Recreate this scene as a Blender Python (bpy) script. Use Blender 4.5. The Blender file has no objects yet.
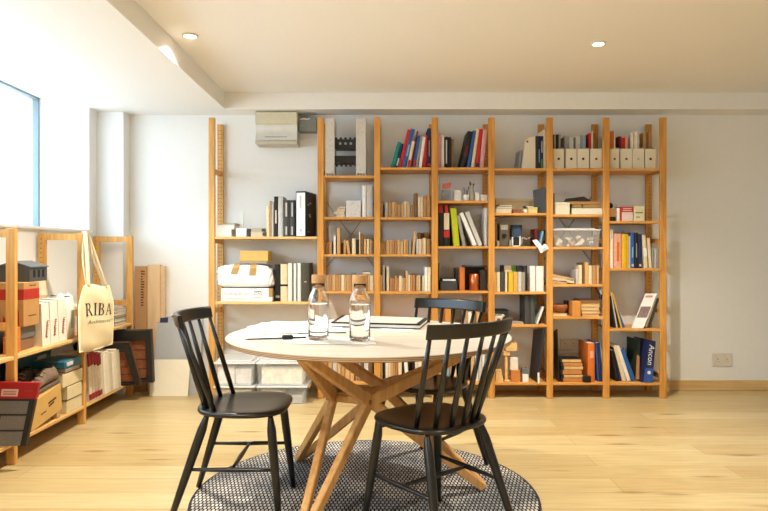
import bpy, math, random
from math import sin, cos, pi, radians, atan2, sqrt
from mathutils import Vector, Matrix
random.seed(7)
SC = bpy.context.scene
COL = SC.collection

# ------------------------------------------------------------------ measuring
H, F, CX, CY = 1.18, 620.0, 380.0, 252.0      # eye height, focal length (px), horizon
def PX(px, D): return (px - CX) * D / F
def PZ(py, D): return H - (py - CY) * D / F

# ------------------------------------------------------------------ materials
MATS = {}
def lin(c):
    o = []
    for v in c[:3]:
        v = v / 255.0
        o.append(v / 12.92 if v <= 0.04045 else ((v + 0.055) / 1.055) ** 2.4)
    return tuple(o) + (1.0,)
def newmat(name):
    m = bpy.data.materials.new(name); m.use_nodes = True
    nt = m.node_tree
    b = nt.nodes['Principled BSDF']
    return m, nt, b
def pm(rgb, rough=0.6, var=0.07, scale=35.0, metal=0.0, bump=0.0, spec=0.4, coat=0.0):
    key = ('pm', tuple(rgb), rough, var, scale, metal, bump, coat)
    if key in MATS: return MATS[key]
    m, nt, b = newmat('paint_%d_%d_%d' % tuple(rgb[:3]))
    tc = nt.nodes.new('ShaderNodeTexCoord')
    n = nt.nodes.new('ShaderNodeTexNoise'); n.inputs['Scale'].default_value = scale
    n.inputs['Detail'].default_value = 3
    nt.links.new(tc.outputs['Object'], n.inputs['Vector'])
    r = nt.nodes.new('ShaderNodeValToRGB')
    c = lin(rgb)
    r.color_ramp.elements[0].position = .3; r.color_ramp.elements[1].position = .7
    r.color_ramp.elements[0].color = tuple(max(0, x * (1 - var)) for x in c[:3]) + (1,)
    r.color_ramp.elements[1].color = tuple(min(1, x * (1 + var)) for x in c[:3]) + (1,)
    nt.links.new(n.outputs['Fac'], r.inputs['Fac'])
    nt.links.new(r.outputs['Color'], b.inputs['Base Color'])
    b.inputs['Roughness'].default_value = rough
    b.inputs['Metallic'].default_value = metal
    b.inputs['Specular IOR Level'].default_value = spec
    b.inputs['Coat Weight'].default_value = coat
    if bump:
        bp = nt.nodes.new('ShaderNodeBump'); bp.inputs['Strength'].default_value = bump
        bp.inputs['Distance'].default_value = .004
        nt.links.new(n.outputs['Fac'], bp.inputs['Height']); nt.links.new(bp.outputs['Normal'], b.inputs['Normal'])
    MATS[key] = m
    return m
def wood(c1, c2, axis='Z', rough=0.5, scale=9.0, knots=True):
    key = ('wood', tuple(c1), tuple(c2), axis, rough, scale)
    if key in MATS: return MATS[key]
    m, nt, b = newmat('wood_grain_%s_%d' % (axis.lower(), c1[0]))
    tc = nt.nodes.new('ShaderNodeTexCoord')
    mp = nt.nodes.new('ShaderNodeMapping')
    s = {'X': (.08, 1, 1), 'Y': (1, .08, 1), 'Z': (1, 1, .08)}[axis]
    mp.inputs['Scale'].default_value = tuple(v * scale * 4 for v in s)
    nt.links.new(tc.outputs['Object'], mp.inputs['Vector'])
    n = nt.nodes.new('ShaderNodeTexNoise'); n.inputs['Scale'].default_value = 1.2
    n.inputs['Detail'].default_value = 4; n.inputs['Distortion'].default_value = .6
    nt.links.new(mp.outputs['Vector'], n.inputs['Vector'])
    r = nt.nodes.new('ShaderNodeValToRGB')
    r.color_ramp.elements[0].position = .3; r.color_ramp.elements[0].color = lin(c1)
    r.color_ramp.elements[1].position = .7; r.color_ramp.elements[1].color = lin(c2)
    nt.links.new(n.outputs['Fac'], r.inputs['Fac'])
    out = r.outputs['Color']
    if knots:
        v = nt.nodes.new('ShaderNodeTexVoronoi'); v.inputs['Scale'].default_value = .35
        nt.links.new(mp.outputs['Vector'], v.inputs['Vector'])
        kr = nt.nodes.new('ShaderNodeValToRGB')
        kr.color_ramp.elements[0].position = .02; kr.color_ramp.elements[0].color = (1, 1, 1, 1)
        kr.color_ramp.elements[1].position = .10; kr.color_ramp.elements[1].color = (0, 0, 0, 1)
        nt.links.new(v.outputs['Distance'], kr.inputs['Fac'])
        mx = nt.nodes.new('ShaderNodeMixRGB')
        nt.links.new(kr.outputs['Color'], mx.inputs['Fac'])
        nt.links.new(out, mx.inputs['Color1'])
        mx.inputs['Color2'].default_value = tuple(x * .55 for x in lin(c1)[:3]) + (1,)
        out = mx.outputs['Color']
    nt.links.new(out, b.inputs['Base Color'])
    b.inputs['Roughness'].default_value = rough
    b.inputs['Specular IOR Level'].default_value = .35
    MATS[key] = m
    return m
def glass(name, tint=(1, 1, 1), rough=0.0, ior=1.45):
    if name in MATS: return MATS[name]
    m, nt, b = newmat(name)
    b.inputs['Base Color'].default_value = tuple(tint) + (1,)
    b.inputs['Transmission Weight'].default_value = 1.0
    b.inputs['Roughness'].default_value = rough
    b.inputs['IOR'].default_value = ior
    tc = nt.nodes.new('ShaderNodeTexCoord'); n = nt.nodes.new('ShaderNodeTexNoise'); n.inputs['Scale'].default_value = 6
    bp = nt.nodes.new('ShaderNodeBump'); bp.inputs['Strength'].default_value = .01
    nt.links.new(tc.outputs['Object'], n.inputs['Vector']); nt.links.new(n.outputs['Fac'], bp.inputs['Height'])
    nt.links.new(bp.outputs['Normal'], b.inputs['Normal'])
    MATS[name] = m
    return m
def clear_plastic(name, tint=(225, 225, 225), alpha=.35):
    """thin clear sheet: mostly see-through, a little diffuse and gloss"""
    if name in MATS: return MATS[name]
    m, nt, b = newmat(name)
    out = nt.nodes['Material Output']
    tc = nt.nodes.new('ShaderNodeTexCoord'); n = nt.nodes.new('ShaderNodeTexNoise'); n.inputs['Scale'].default_value = 9
    nt.links.new(tc.outputs['Object'], n.inputs['Vector'])
    r = nt.nodes.new('ShaderNodeValToRGB')
    r.color_ramp.elements[0].color = tuple(x * .92 for x in lin(tint)[:3]) + (1,); r.color_ramp.elements[1].color = lin(tint)
    nt.links.new(n.outputs['Fac'], r.inputs['Fac']); nt.links.new(r.outputs['Color'], b.inputs['Base Color'])
    b.inputs['Roughness'].default_value = .12
    t = nt.nodes.new('ShaderNodeBsdfTransparent')
    mx = nt.nodes.new('ShaderNodeMixShader'); mx.inputs['Fac'].default_value = alpha
    nt.links.new(t.outputs[0], mx.inputs[1]); nt.links.new(b.outputs[0], mx.inputs[2])
    nt.links.new(mx.outputs[0], out.inputs['Surface'])
    MATS[name] = m
    return m
def emit(name, rgb, s):
    if name in MATS: return MATS[name]
    m, nt, b = newmat(name)
    b.inputs['Emission Color'].default_value = lin(rgb); b.inputs['Emission Strength'].default_value = s
    b.inputs['Base Color'].default_value = lin(rgb)
    MATS[name] = m
    return m

# ------------------------------------------------------------------ mesh builder
class MB:
    def __init__(s): s.v = []; s.f = []; s.mi = []; s.sm = []
    def add(s, vs, fs, mi=0, M=None, smooth=False):
        o = len(s.v)
        for p in vs:
            p = Vector(p)
            s.v.append(M @ p if M is not None else p)
        for f in fs:
            s.f.append([i + o for i in f]); s.mi.append(mi); s.sm.append(smooth)
        return s
    def box(s, x0, x1, y0, y1, z0, z1, mi=0, M=None, ch=0.0):
        if ch <= 0:
            vs = [(x0,y0,z0),(x1,y0,z0),(x1,y1,z0),(x0,y1,z0),(x0,y0,z1),(x1,y0,z1),(x1,y1,z1),(x0,y1,z1)]
            fs = [(3,2,1,0),(4,5,6,7),(0,1,5,4),(1,2,6,5),(2,3,7,6),(3,0,4,7)]
            return s.add(vs, fs, mi, M)
        # chamfered box
        ch = min(ch, (x1-x0)*.45, (y1-y0)*.45, (z1-z0)*.45)
        X = (x0, x1); Y = (y0, y1); Z = (z0, z1); vs = []; idx = {}
        for i in (0, 1):
            for j in (0, 1):
                for k in (0, 1):
                    sx = ch if i == 0 else -ch; sy = ch if j == 0 else -ch; sz = ch if k == 0 else -ch
                    for a in range(3):
                        p = [X[i] + sx, Y[j] + sy, Z[k] + sz]
                        p[a] = (X[i], Y[j], Z[k])[a]
                        idx[(i, j, k, a)] = len(vs); vs.append(tuple(p))
        fs = []
        I = lambda i, j, k, a: idx[(i, j, k, a)]
        for i in (0, 1):
            q = [I(i,0,0,0), I(i,1,0,0), I(i,1,1,0), I(i,0,1,0)]; fs.append(q if i else q[::-1])
            q = [I(0,i,0,1), I(0,i,1,1), I(1,i,1,1), I(1,i,0,1)]; fs.append(q if i else q[::-1])
            q = [I(0,0,i,2), I(1,0,i,2), I(1,1,i,2), I(0,1,i,2)]; fs.append(q if i else q[::-1])
        for i in (0, 1):
            for j in (0, 1):
                q = [I(i,j,0,0), I(i,j,0,1), I(i,j,1,1), I(i,j,1,0)]; fs.append(q)
                q = [I(i,0,j,0), I(i,1,j,0), I(i,1,j,2), I(i,0,j,2)]; fs.append(q)
                q = [I(0,i,j,1), I(1,i,j,1), I(1,i,j,2), I(0,i,j,2)]; fs.append(q)
                for k in (0, 1):
                    pass
        for i in (0, 1):
            for j in (0, 1):
                for k in (0, 1): fs.append([I(i,j,k,0), I(i,j,k,1), I(i,j,k,2)])
        c = Vector(((x0+x1)/2, (y0+y1)/2, (z0+z1)/2)); out = []
        for f in fs:
            ps = [Vector(vs[a]) for a in f]; nn = (ps[1]-ps[0]).cross(ps[2]-ps[0])
            mid = sum(ps, Vector()) / len(ps)
            out.append(f if nn.dot(mid - c) >= 0 else f[::-1])
        return s.add(vs, out, mi, M)
    def lathe(s, prof, n=20, mi=0, M=None, smooth=True, caps=True):
        vs = []; fs = []
        for (r, z) in prof:
            for i in range(n):
                a = 2 * pi * i / n; vs.append((r * cos(a), r * sin(a), z))
        for k in range(len(prof) - 1):
            for i in range(n):
                j = (i + 1) % n
                fs.append((k*n+i, k*n+j, (k+1)*n+j, (k+1)*n+i))
        s.add(vs, fs, mi, M, smooth)
        if caps:
            o = len(s.v) - len(vs)
            s.f.append([o + i for i in range(n)][::-1]); s.mi.append(mi); s.sm.append(False)
            k = len(prof) - 1
            s.f.append([o + k*n + i for i in range(n)]); s.mi.append(mi); s.sm.append(False)
        return s
    def rod(s, p0, p1, prof, n=12, mi=0):
        """turned rod from p0 to p1; prof = [(t, radius)]"""
        p0 = Vector(p0); p1 = Vector(p1); d = p1 - p0; L = d.length
        q = d.to_track_quat('Z', 'Y').to_matrix().to_4x4()
        M = Matrix.Translation(p0) @ q
        return s.lathe([(r, t * L) for t, r in prof], n, mi, M)
    def bar(s, p0, p1, w, h, up=(0, 0, 1), mi=0, ch=.004, w1=None, h1=None):
        p0 = Vector(p0); p1 = Vector(p1); d = (p1 - p0); L = d.length; d.normalize()
        up = Vector(up); x = d.cross(up)
        if x.length < 1e-4: x = d.cross(Vector((1, 0, 0)))
        x.normalize(); y = x.cross(d).normalized()
        M = Matrix(((x.x, d.x, y.x, p0.x), (x.y, d.y, y.y, p0.y), (x.z, d.z, y.z, p0.z), (0, 0, 0, 1)))
        return s.box(-w/2, w/2, 0, L, -h/2, h/2, mi, M, ch)
    def tube(s, pts, r, n=8, mi=0, flat=1.0):
        pts = [Vector(p) for p in pts]; vs = []; fs = []
        up = Vector((0, 0, 1)); px = None
        for k, p in enumerate(pts):
            d = (pts[min(k+1, len(pts)-1)] - pts[max(k-1, 0)]).normalized()
            if px is None:
                px = d.cross(up)
                if px.length < 1e-3: px = d.cross(Vector((0, 1, 0)))
            px = (px - d * px.dot(d)).normalized(); py = d.cross(px)
            rr = r[k] if isinstance(r, (list, tuple)) else r
            for i in range(n):
                a = 2*pi*i/n; vs.append(p + px * (rr*cos(a)) + py * (rr*flat*sin(a)))
        for k in range(len(pts)-1):
            for i in range(n):
                j = (i+1) % n; fs.append((k*n+i, k*n+j, (k+1)*n+j, (k+1)*n+i))
        fs.append(tuple(range(n))[::-1]); fs.append(tuple((len(pts)-1)*n+i for i in range(n)))
        return s.add(vs, fs, mi, None, True)
    def prism(s, poly, y0, y1, mi=0, M=None, smooth=False):
        """poly in (x,z), extruded in y from y0 to y1; poly counter-clockwise seen from -y"""
        n = len(poly)
        vs = [(x, y0, z) for x, z in poly] + [(x, y1, z) for x, z in poly]
        fs = [tuple(range(n)), tuple(range(2*n-1, n-1, -1))]
        for i in range(n):
            j = (i+1) % n; fs.append((i, i+n, j+n, j)) 
        return s.add(vs, fs, mi, M, smooth)
    def grid(s, fn, nu, nv, mi=0, smooth=True):
        vs = [fn(i/nu, j/nv) for j in range(nv+1) for i in range(nu+1)]
        fs = [(j*(nu+1)+i, j*(nu+1)+i+1, (j+1)*(nu+1)+i+1, (j+1)*(nu+1)+i) for j in range(nv) for i in range(nu)]
        return s.add(vs, fs, mi, None, smooth)
    def build(s, name, mats, parent=None, local=False, loc=None, bevel=0, origin=True):
        """one mesh object; vertices are world coordinates unless local."""
        if not isinstance(mats, (list, tuple)): mats = [mats]
        me = bpy.data.meshes.new(name)
        off = Vector((0, 0, 0))
        if not local:
            if parent is not None: off = Vector(parent['_o']) if '_o' in parent else Vector(parent.location)
            elif loc is not None: off = Vector(loc)
            elif origin:
                xs = [v.x for v in s.v]; ys = [v.y for v in s.v]; zs = [v.z for v in s.v]
                off = Vector(((min(xs)+max(xs))/2, (min(ys)+max(ys))/2, min(zs)))
        me.from_pydata([tuple(v - off) for v in s.v], [], s.f)
        for m in mats: me.materials.append(m)
        for p, mi, sm in zip(me.polygons, s.mi, s.sm): p.material_index = mi; p.use_smooth = sm
        me.update()
        o = bpy.data.objects.new(name, me); COL.objects.link(o)
        if parent is not None: o.parent = parent
        elif not local: o.location = off
        elif loc is not None: o.location = loc
        if bevel:
            b = o.modifiers.new('Bevel', 'BEVEL'); b.width = bevel; b.segments = 2; b.limit_method = 'ANGLE'
        return o

def tag(o, label, cat, group=None):
    o['label'] = label; o['category'] = cat
    if group: o['group'] = group
    return o
def thing(name, label, cat, loc, group=None, rz=0):
    o = bpy.data.objects.new(name, None); COL.objects.link(o)
    o.location = loc; o.rotation_euler = (0, 0, rz); o.empty_display_size = .05
    return tag(o, label, cat, group)
def struct(o): o['kind'] = 'structure'; return o
def copy_tree(o):
    c = o.copy(); COL.objects.link(c)
    for ch in o.children:
        d = ch.copy(); COL.objects.link(d); d.parent = c
        for g in ch.children:
            e = g.copy(); COL.objects.link(e); e.parent = d
    return c

TXT = {}
def text_geo(s, shear=0.0):
    if (s, shear) in TXT: return TXT[(s, shear)]
    cu = bpy.data.curves.new('lettering', 'FONT'); cu.body = s; cu.size = 1.0; cu.shear = shear
    cu.align_x = 'CENTER'; cu.align_y = 'CENTER'; cu.resolution_u = 3
    ob = bpy.data.objects.new('lettering', cu); COL.objects.link(ob)
    dg = bpy.context.evaluated_depsgraph_get(); dg.update()
    me = bpy.data.meshes.new_from_object(ob.evaluated_get(dg))
    r = ([tuple(v.co) for v in me.vertices], [tuple(p.vertices) for p in me.polygons])
    bpy.data.objects.remove(ob); bpy.data.curves.remove(cu); bpy.data.meshes.remove(me)
    TXT[(s, shear)] = r
    return r
def text_on(mb, s, org, u, v, size, mi=0, shear=0.0, stretch=1.0):
    vs, fs = text_geo(s, shear)
    org = Vector(org); u = Vector(u).normalized(); v = Vector(v).normalized()
    mb.add([org + u * (x * size * stretch) + v * (y * size) for x, y, z in vs], fs, mi)

# ------------------------------------------------------------------ shared colours
PINE_Z = wood((190, 126, 52), (220, 160, 82), 'Z', .5)
PINE_X = wood((196, 132, 56), (224, 166, 90), 'X', .5)
PINE_Y = wood((196, 136, 66), (224, 170, 100), 'Y', .5)
PINE_DARK = wood((150, 84, 34), (186, 112, 50), 'Z', .55)
PINE_LIT_Z = wood((196, 140, 70), (226, 176, 104), 'Z', .5, 8)  # paler copy of the pine: window light painted into the left-hand frames
PINE_LIT_X = wood((214, 170, 104), (236, 198, 138), 'X', .5, 8)  # same for the left bay's shelves, their brighter lighting put into the colour
OAK_T = wood((200, 146, 84), (224, 174, 112), 'Z', .42, 10, knots=False)
WHITE_P = pm((239, 238, 236), .75, .012, 60)
PAPER = pm((240, 238, 232), .8, .02, 40)
PAGES = pm((226, 214, 188), .85, .06, 120)
BLACK_L = pm((22, 20, 19), .28, .15, 20, spec=.5)
BLACK = pm((30, 29, 29), .5, .12, 30)
DGREY = pm((62, 63, 64), .5, .1, 30)
GREY = pm((140, 140, 138), .6, .08, 30)
CARD = pm((196, 158, 108), .8, .06, 25)
LAMPC = (1.0,.92,.77)
SKY, LAMP, EXPO = 3.2, 112, 1.38
# ------------------------------------------------------------------ floor material
def floor_mat():
    m, nt, b = newmat('oak_plank_floor')
    N = nt.nodes.new; L = nt.links.new
    tc = N('ShaderNodeTexCoord')
    br = N('ShaderNodeTexBrick'); br.offset = .37; br.offset_frequency = 2
    br.inputs['Scale'].default_value = 1; br.inputs['Brick Width'].default_value = 1.9
    br.inputs['Row Height'].default_value = .19; br.inputs['Mortar Size'].default_value = .0012
    br.inputs['Mortar Smooth'].default_value = .1
    br.inputs['Color1'].default_value = lin((202, 182, 136)); br.inputs['Color2'].default_value = lin((187, 161, 111))
    br.inputs['Mortar'].default_value = lin((150, 116, 70))
    L(tc.outputs['Object'], br.inputs['Vector'])
    mp = N('ShaderNodeMapping'); mp.inputs['Scale'].default_value = (1.2, 16, 1)
    L(tc.outputs['Object'], mp.inputs['Vector'])
    g = N('ShaderNodeTexNoise'); g.inputs['Scale'].default_value = 2.2; g.inputs['Detail'].default_value = 5
    g.inputs['Distortion'].default_value = .8
    L(mp.outputs['Vector'], g.inputs['Vector'])
    gr = N('ShaderNodeValToRGB'); gr.color_ramp.elements[0].position = .28; gr.color_ramp.elements[0].color = (.80, .75, .66, 1)
    gr.color_ramp.elements[1].position = .62; gr.color_ramp.elements[1].color = (1, 1, 1, 1)
    L(g.outputs['Fac'], gr.inputs['Fac'])
    mu = N('ShaderNodeMixRGB'); mu.blend_type = 'MULTIPLY'; mu.inputs['Fac'].default_value = .8
    L(br.outputs['Color'], mu.inputs['Color1']); L(gr.outputs['Color'], mu.inputs['Color2'])
    # knots: short dark dashes along the boards
    mk = N('ShaderNodeMapping'); mk.inputs['Scale'].default_value = (1.7, 9.5, 1); mk.inputs['Location'].default_value = (.3, .8, 0)
    L(tc.outputs['Object'], mk.inputs['Vector'])
    wn = N('ShaderNodeTexNoise'); wn.inputs['Scale'].default_value = 7; wn.inputs['Detail'].default_value = 2
    L(mk.outputs['Vector'], wn.inputs['Vector'])
    mixv = N('ShaderNodeMixRGB'); mixv.inputs['Fac'].default_value = .12
    L(mk.outputs['Vector'], mixv.inputs['Color1']); L(wn.outputs['Color'], mixv.inputs['Color2'])
    vo = N('ShaderNodeTexVoronoi'); vo.inputs['Scale'].default_value = 1.0; vo.inputs['Randomness'].default_value = 1.0
    L(mixv.outputs['Color'], vo.inputs['Vector'])
    kr = N('ShaderNodeValToRGB'); kr.color_ramp.elements[0].position = .04; kr.color_ramp.elements[0].color = (.8, .8, .8, 1)
    kr.color_ramp.elements[1].position = .2; kr.color_ramp.elements[1].color = (0, 0, 0, 1)
    L(vo.outputs['Distance'], kr.inputs['Fac'])
    mx = N('ShaderNodeMixRGB'); L(kr.outputs['Color'], mx.inputs['Fac'])
    L(mu.outputs['Color'], mx.inputs['Color1']); mx.inputs['Color2'].default_value = lin((128, 88, 48))
    L(mx.outputs['Color'], b.inputs['Base Color'])
    b.inputs['Roughness'].default_value = .3; b.inputs['Specular IOR Level'].default_value = .5
    return m
def rug_mat():
    m, nt, b = newmat('woven_rug')
    N = nt.nodes.new; L = nt.links.new
    tc = N('ShaderNodeTexCoord')
    br = N('ShaderNodeTexBrick'); br.offset = .5; br.inputs['Scale'].default_value = 1
    br.inputs['Brick Width'].default_value = .0185; br.inputs['Row Height'].default_value = .03
    br.inputs['Mortar Size'].default_value = .0040; br.inputs['Mortar Smooth'].default_value = .3
    br.inputs['Color1'].default_value = lin((222, 216, 206)); br.inputs['Color2'].default_value = lin((176, 170, 164))
    br.inputs['Mortar'].default_value = lin((34, 33, 36))
    L(tc.outputs['Object'], br.inputs['Vector'])
    n = N('ShaderNodeTexNoise'); n.inputs['Scale'].default_value = 2.3; n.inputs['Detail'].default_value = 1
    L(tc.outputs['Object'], n.inputs['Vector'])
    r = N('ShaderNodeValToRGB'); r.color_ramp.elements[0].position = .42; r.color_ramp.elements[1].position = .62
    r.color_ramp.elements[0].color = (1, 1, 1, 1); r.color_ramp.elements[1].color = lin((150, 160, 176))
    L(n.outputs['Fac'], r.inputs['Fac'])
    mu = N('ShaderNodeMixRGB'); mu.blend_type = 'MULTIPLY'; mu.inputs['Fac'].default_value = .8
    L(br.outputs['Color'], mu.inputs['Color1']); L(r.outputs['Color'], mu.inputs['Color2'])
    L(mu.outputs['Color'], b.inputs['Base Color']); b.inputs['Roughness'].default_value = .95
    bp = N('ShaderNodeBump'); bp.inputs['Strength'].default_value = .5; bp.inputs['Distance'].default_value = .004
    L(br.outputs['Fac'], bp.inputs['Height']); bp.invert = True; L(bp.outputs['Normal'], b.inputs['Normal'])
    b.inputs['Specular IOR Level'].default_value = .15
    return m

# ------------------------------------------------------------------ the room
WB = 5.30                      # back wall
ZS, ZC = 2.351, 2.488          # lowered ceiling, main ceiling
XW = -2.363                    # left wall (inner face)
XG = -2.79                     # window glass
XSO = -1.272                   # side of the lowered ceiling
XR = 5.4; YF = -4.0; RE = 5.035; BE = 5.08
fm = floor_mat()
fl = struct(MB().box(XG-.2, XR+.1, YF-.1, WB+.1, -.12, 0).build('floor', fm, loc=(0, 0, 0)))
CEILM = pm((242, 240, 238), .8, .012, 50)
struct(MB().box(XSO, XR+.1, YF-.1, WB+.1, ZC, ZC+.15).build('ceiling', CEILM))
struct(MB().box(XW, XSO, YF-.1, WB+.1, ZS, ZC+.15).build('trim_1', WHITE_P))
struct(MB().box(XSO, XR, BE, WB, ZS, ZC-.0005).build('trim_2', CEILM))
struct(MB().box(XW, XR+.1, WB, WB+.15, 0, ZC).build('wall_back', WHITE_P))
w = MB()
w.box(XG-.2, XW, YF-.1, RE, 0, 1.335)
w.box(XG-.2, XW, RE, WB+.15, 0, 2.43)
w.box(XG-.2, XW, YF-.1, WB+.15, 2.43, ZC+.15)
w.box(XG-.2, XW, YF-.1, -2.2, 1.335, 2.43)
struct(w.build('wall_left', WHITE_P))
struct(MB().box(XW, -2.14, 5.17, WB, 0, ZS-.0005).build('trim_3', WHITE_P))
struct(MB().box(XR, XR+.15, YF-.1, WB+.1, 0, ZC).build('wall_right', WHITE_P))
w = MB(); w.box(XG-.2, XR, YF-.15, YF, 0, ZC)
struct(w.build('wall_front', WHITE_P))
bbm = wood((206, 168, 112), (226, 192, 138), 'X', .45, 7)
struct(MB().box(-2.14, XR, WB-.016, WB, 0, .086, 0, None, .003).build('baseboard_back', bbm))
struct(MB().box(XR-.016, XR, YF, WB-.016, 0, .086, 0, None, .003).build('baseboard_right', wood((206, 168, 112), (226, 192, 138), 'Y', .45, 7)))

def pane_mat():
    m, nt, b = newmat('window_pane')
    out = nt.nodes['Material Output']
    t = nt.nodes.new('ShaderNodeBsdfTransparent'); t.inputs['Color'].default_value = (.97, .99, 1, 1)
    g = nt.nodes.new('ShaderNodeBsdfGlossy'); g.inputs['Roughness'].default_value = .02
    fr = nt.nodes.new('ShaderNodeFresnel'); fr.inputs['IOR'].default_value = 1.4
    mx = nt.nodes.new('ShaderNodeMixShader')
    ge = nt.nodes.new('ShaderNodeNewGeometry'); mu = nt.nodes.new('ShaderNodeMath'); mu.operation = 'MULTIPLY'
    iv = nt.nodes.new('ShaderNodeMath'); iv.operation = 'SUBTRACT'; iv.inputs[0].default_value = 1
    nt.links.new(ge.outputs['Backfacing'], iv.inputs[1])
    nt.links.new(fr.outputs[0], mu.inputs[0]); nt.links.new(iv.outputs[0], mu.inputs[1])
    nt.links.new(mu.outputs[0], mx.inputs['Fac']); nt.links.new(t.outputs[0], mx.inputs[1]); nt.links.new(g.outputs[0], mx.inputs[2])
    nt.links.new(mx.outputs[0], out.inputs['Surface'])
    return m
PANE = pane_mat()
FRAMEM = pm((128, 142, 150), .4, .04, 30)
def window(name, horizontal_axis, a0, a1, z0, z1, at, mull):
    e = bpy.data.objects.new(name, None); COL.objects.link(e); struct(e)
    mid = (a0 + a1) / 2
    e.location = (at, mid, z0) if horizontal_axis == 'Y' else (mid, at, z0)
    f = MB(); t = .035
    def bx(p0, p1, q0, q1, th=.05):
        if horizontal_axis == 'Y': f.box(at - th/2, at + th/2, p0, p1, q0, q1)
        else: f.box(p0, p1, at - th/2, at + th/2, q0, q1)
    bx(a0, a1, z0, z0+t); bx(a0, a1, z1-t*.45, z1); bx(a0, a0+t, z0, z1); bx(a1-t*.5, a1, z0, z1)
    for mm in mull: bx(mm-.02, mm+.02, z0, z1)
    f.build('window_frame', FRAMEM, e)
    g = MB()
    if horizontal_axis == 'Y': g.box(at-.003, at+.003, a0+.01, a1-.01, z0+.01, z1-.01)
    else: g.box(a0+.01, a1-.01, at-.003, at+.003, z0+.01, z1-.01)
    g.build('window_glass', PANE, e)
    return e
w1 = window('window_1', 'Y', -2.2, RE, 1.355, 2.43, XG, [-.6, 1.0, 2.6])
MB().box(XG-.03, XW+.028, -2.2, RE, 1.335, 1.357, 0, None, .004).build('window_sill', pm((242, 242, 240), .4, .01, 40), w1)

# ------------------------------------------------------------------ camera
cam = bpy.data.cameras.new('camera'); co = bpy.data.objects.new('camera', cam); COL.objects.link(co)
co.location = (0, 0, H); co.rotation_euler = (radians(90), 0, 0)
cam.sensor_width = 36; cam.lens = F / 768 * 36; cam.shift_x = 4 / 768; cam.shift_y = -3.5 / 768
cam.clip_start = .05; SC.camera = co

# ------------------------------------------------------------------ daylight and lamps
wd = bpy.data.worlds.new('sky'); SC.world = wd; wd.use_nodes = True
bg = wd.node_tree.nodes['Background']
bg.inputs['Strength'].default_value = SKY
_n = wd.node_tree.nodes.new; _l = wd.node_tree.links.new      # bright overcast sky over duller ground
_tc = _n('ShaderNodeTexCoord'); _sp = _n('ShaderNodeSeparateXYZ'); _r = _n('ShaderNodeValToRGB')
_l(_tc.outputs['Generated'], _sp.inputs[0]); _l(_sp.outputs['Z'], _r.inputs['Fac']); _l(_r.outputs['Color'], bg.inputs['Color'])
_r.color_ramp.elements[0].position = 0.0; _r.color_ramp.elements[0].color = (.44, .50, .54, 1)
_r.color_ramp.elements[1].position = .04; _r.color_ramp.elements[1].color = (.66, .85, 1.0, 1)
def portal(name, loc, rot, sx, sy):
    l = bpy.data.lights.new(name, 'AREA'); l.shape = 'RECTANGLE'; l.size = sx; l.size_y = sy
    l.cycles.is_portal = True
    o = bpy.data.objects.new(name, l); COL.objects.link(o); o.location = loc; o.rotation_euler = rot
portal('daylight_left', (XG-.1, (RE-2.2)/2, 1.89), (0, radians(-90), 0), 1.08, RE+2.2)
LENS = emit('lamp_glow', (255, 236, 200), 6.0)
RING = pm((236, 232, 224), .35, .02, 40)
def downlight(x, y, label):
    t = thing('downlight', label, 'ceiling light', (x, y, ZC-.012), 'recessed ceiling downlights')
    r = MB(); r.lathe([(.043, 0), (.047, .002), (.047, .0118), (.036, .0118), (.034, .004), (.036, .001), (.043, 0)], 28, caps=False)
    r.build('trim_ring', RING, t, local=True)
    l = MB(); l.lathe([(.001, .005), (.02, .0045), (.034, .0065), (.034, .0105)], 24); l.build('lens', LENS, t, local=True)
    L = bpy.data.lights.new('downlight_beam', 'SPOT'); L.energy = LAMP; L.color = LAMPC
    L.spot_size = radians(130); L.spot_blend = 1.0; L.shadow_soft_size = .035
    o = bpy.data.objects.new('downlight_beam', L); COL.objects.link(o); o.location = (x, y, ZC-.02)
downlight(-1.145, 3.74, 'small round recessed ceiling downlight close to the lowered ceiling edge at left')
downlight(1.365, 3.88, 'small round recessed ceiling downlight glowing alone in the right half of the ceiling')
for x, y in ((-1.145, .9), (1.365, .9), (1.365, -1.9), (-1.145, -1.9)):
    L = bpy.data.lights.new('downlight_beam', 'SPOT'); L.energy = LAMP; L.color = LAMPC
    L.spot_size = radians(120); L.spot_blend = 1.0; L.shadow_soft_size = .035
    o = bpy.data.objects.new('downlight_beam', L); COL.objects.link(o); o.location = (x, y, ZC-.02)
SC.view_settings.view_transform = 'Standard'; SC.view_settings.look = 'None'
SC.view_settings.exposure = EXPO; SC.view_settings.gamma = 1.0; SC.view_settings.use_curve_mapping = False

# ------------------------------------------------------------------ rug
rg = MB()
prof = [(.001, 0), (.82, 0), (.833, .003), (.833, .008), (.822, .011), (.82, .0105)]
rg.lathe(prof, 72, 1, caps=False)
rg.lathe([(.82, .0105), (.001, .0105)], 72, 0, caps=False, smooth=False)
rug = rg.build('rug', [rug_mat(), pm((38, 37, 40), .95, .2, 80)], local=True, loc=(-.07, 3.03, .0005))
tag(rug, 'round grey and black woven rug under the table', 'rug')
RZ = .0145

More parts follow.
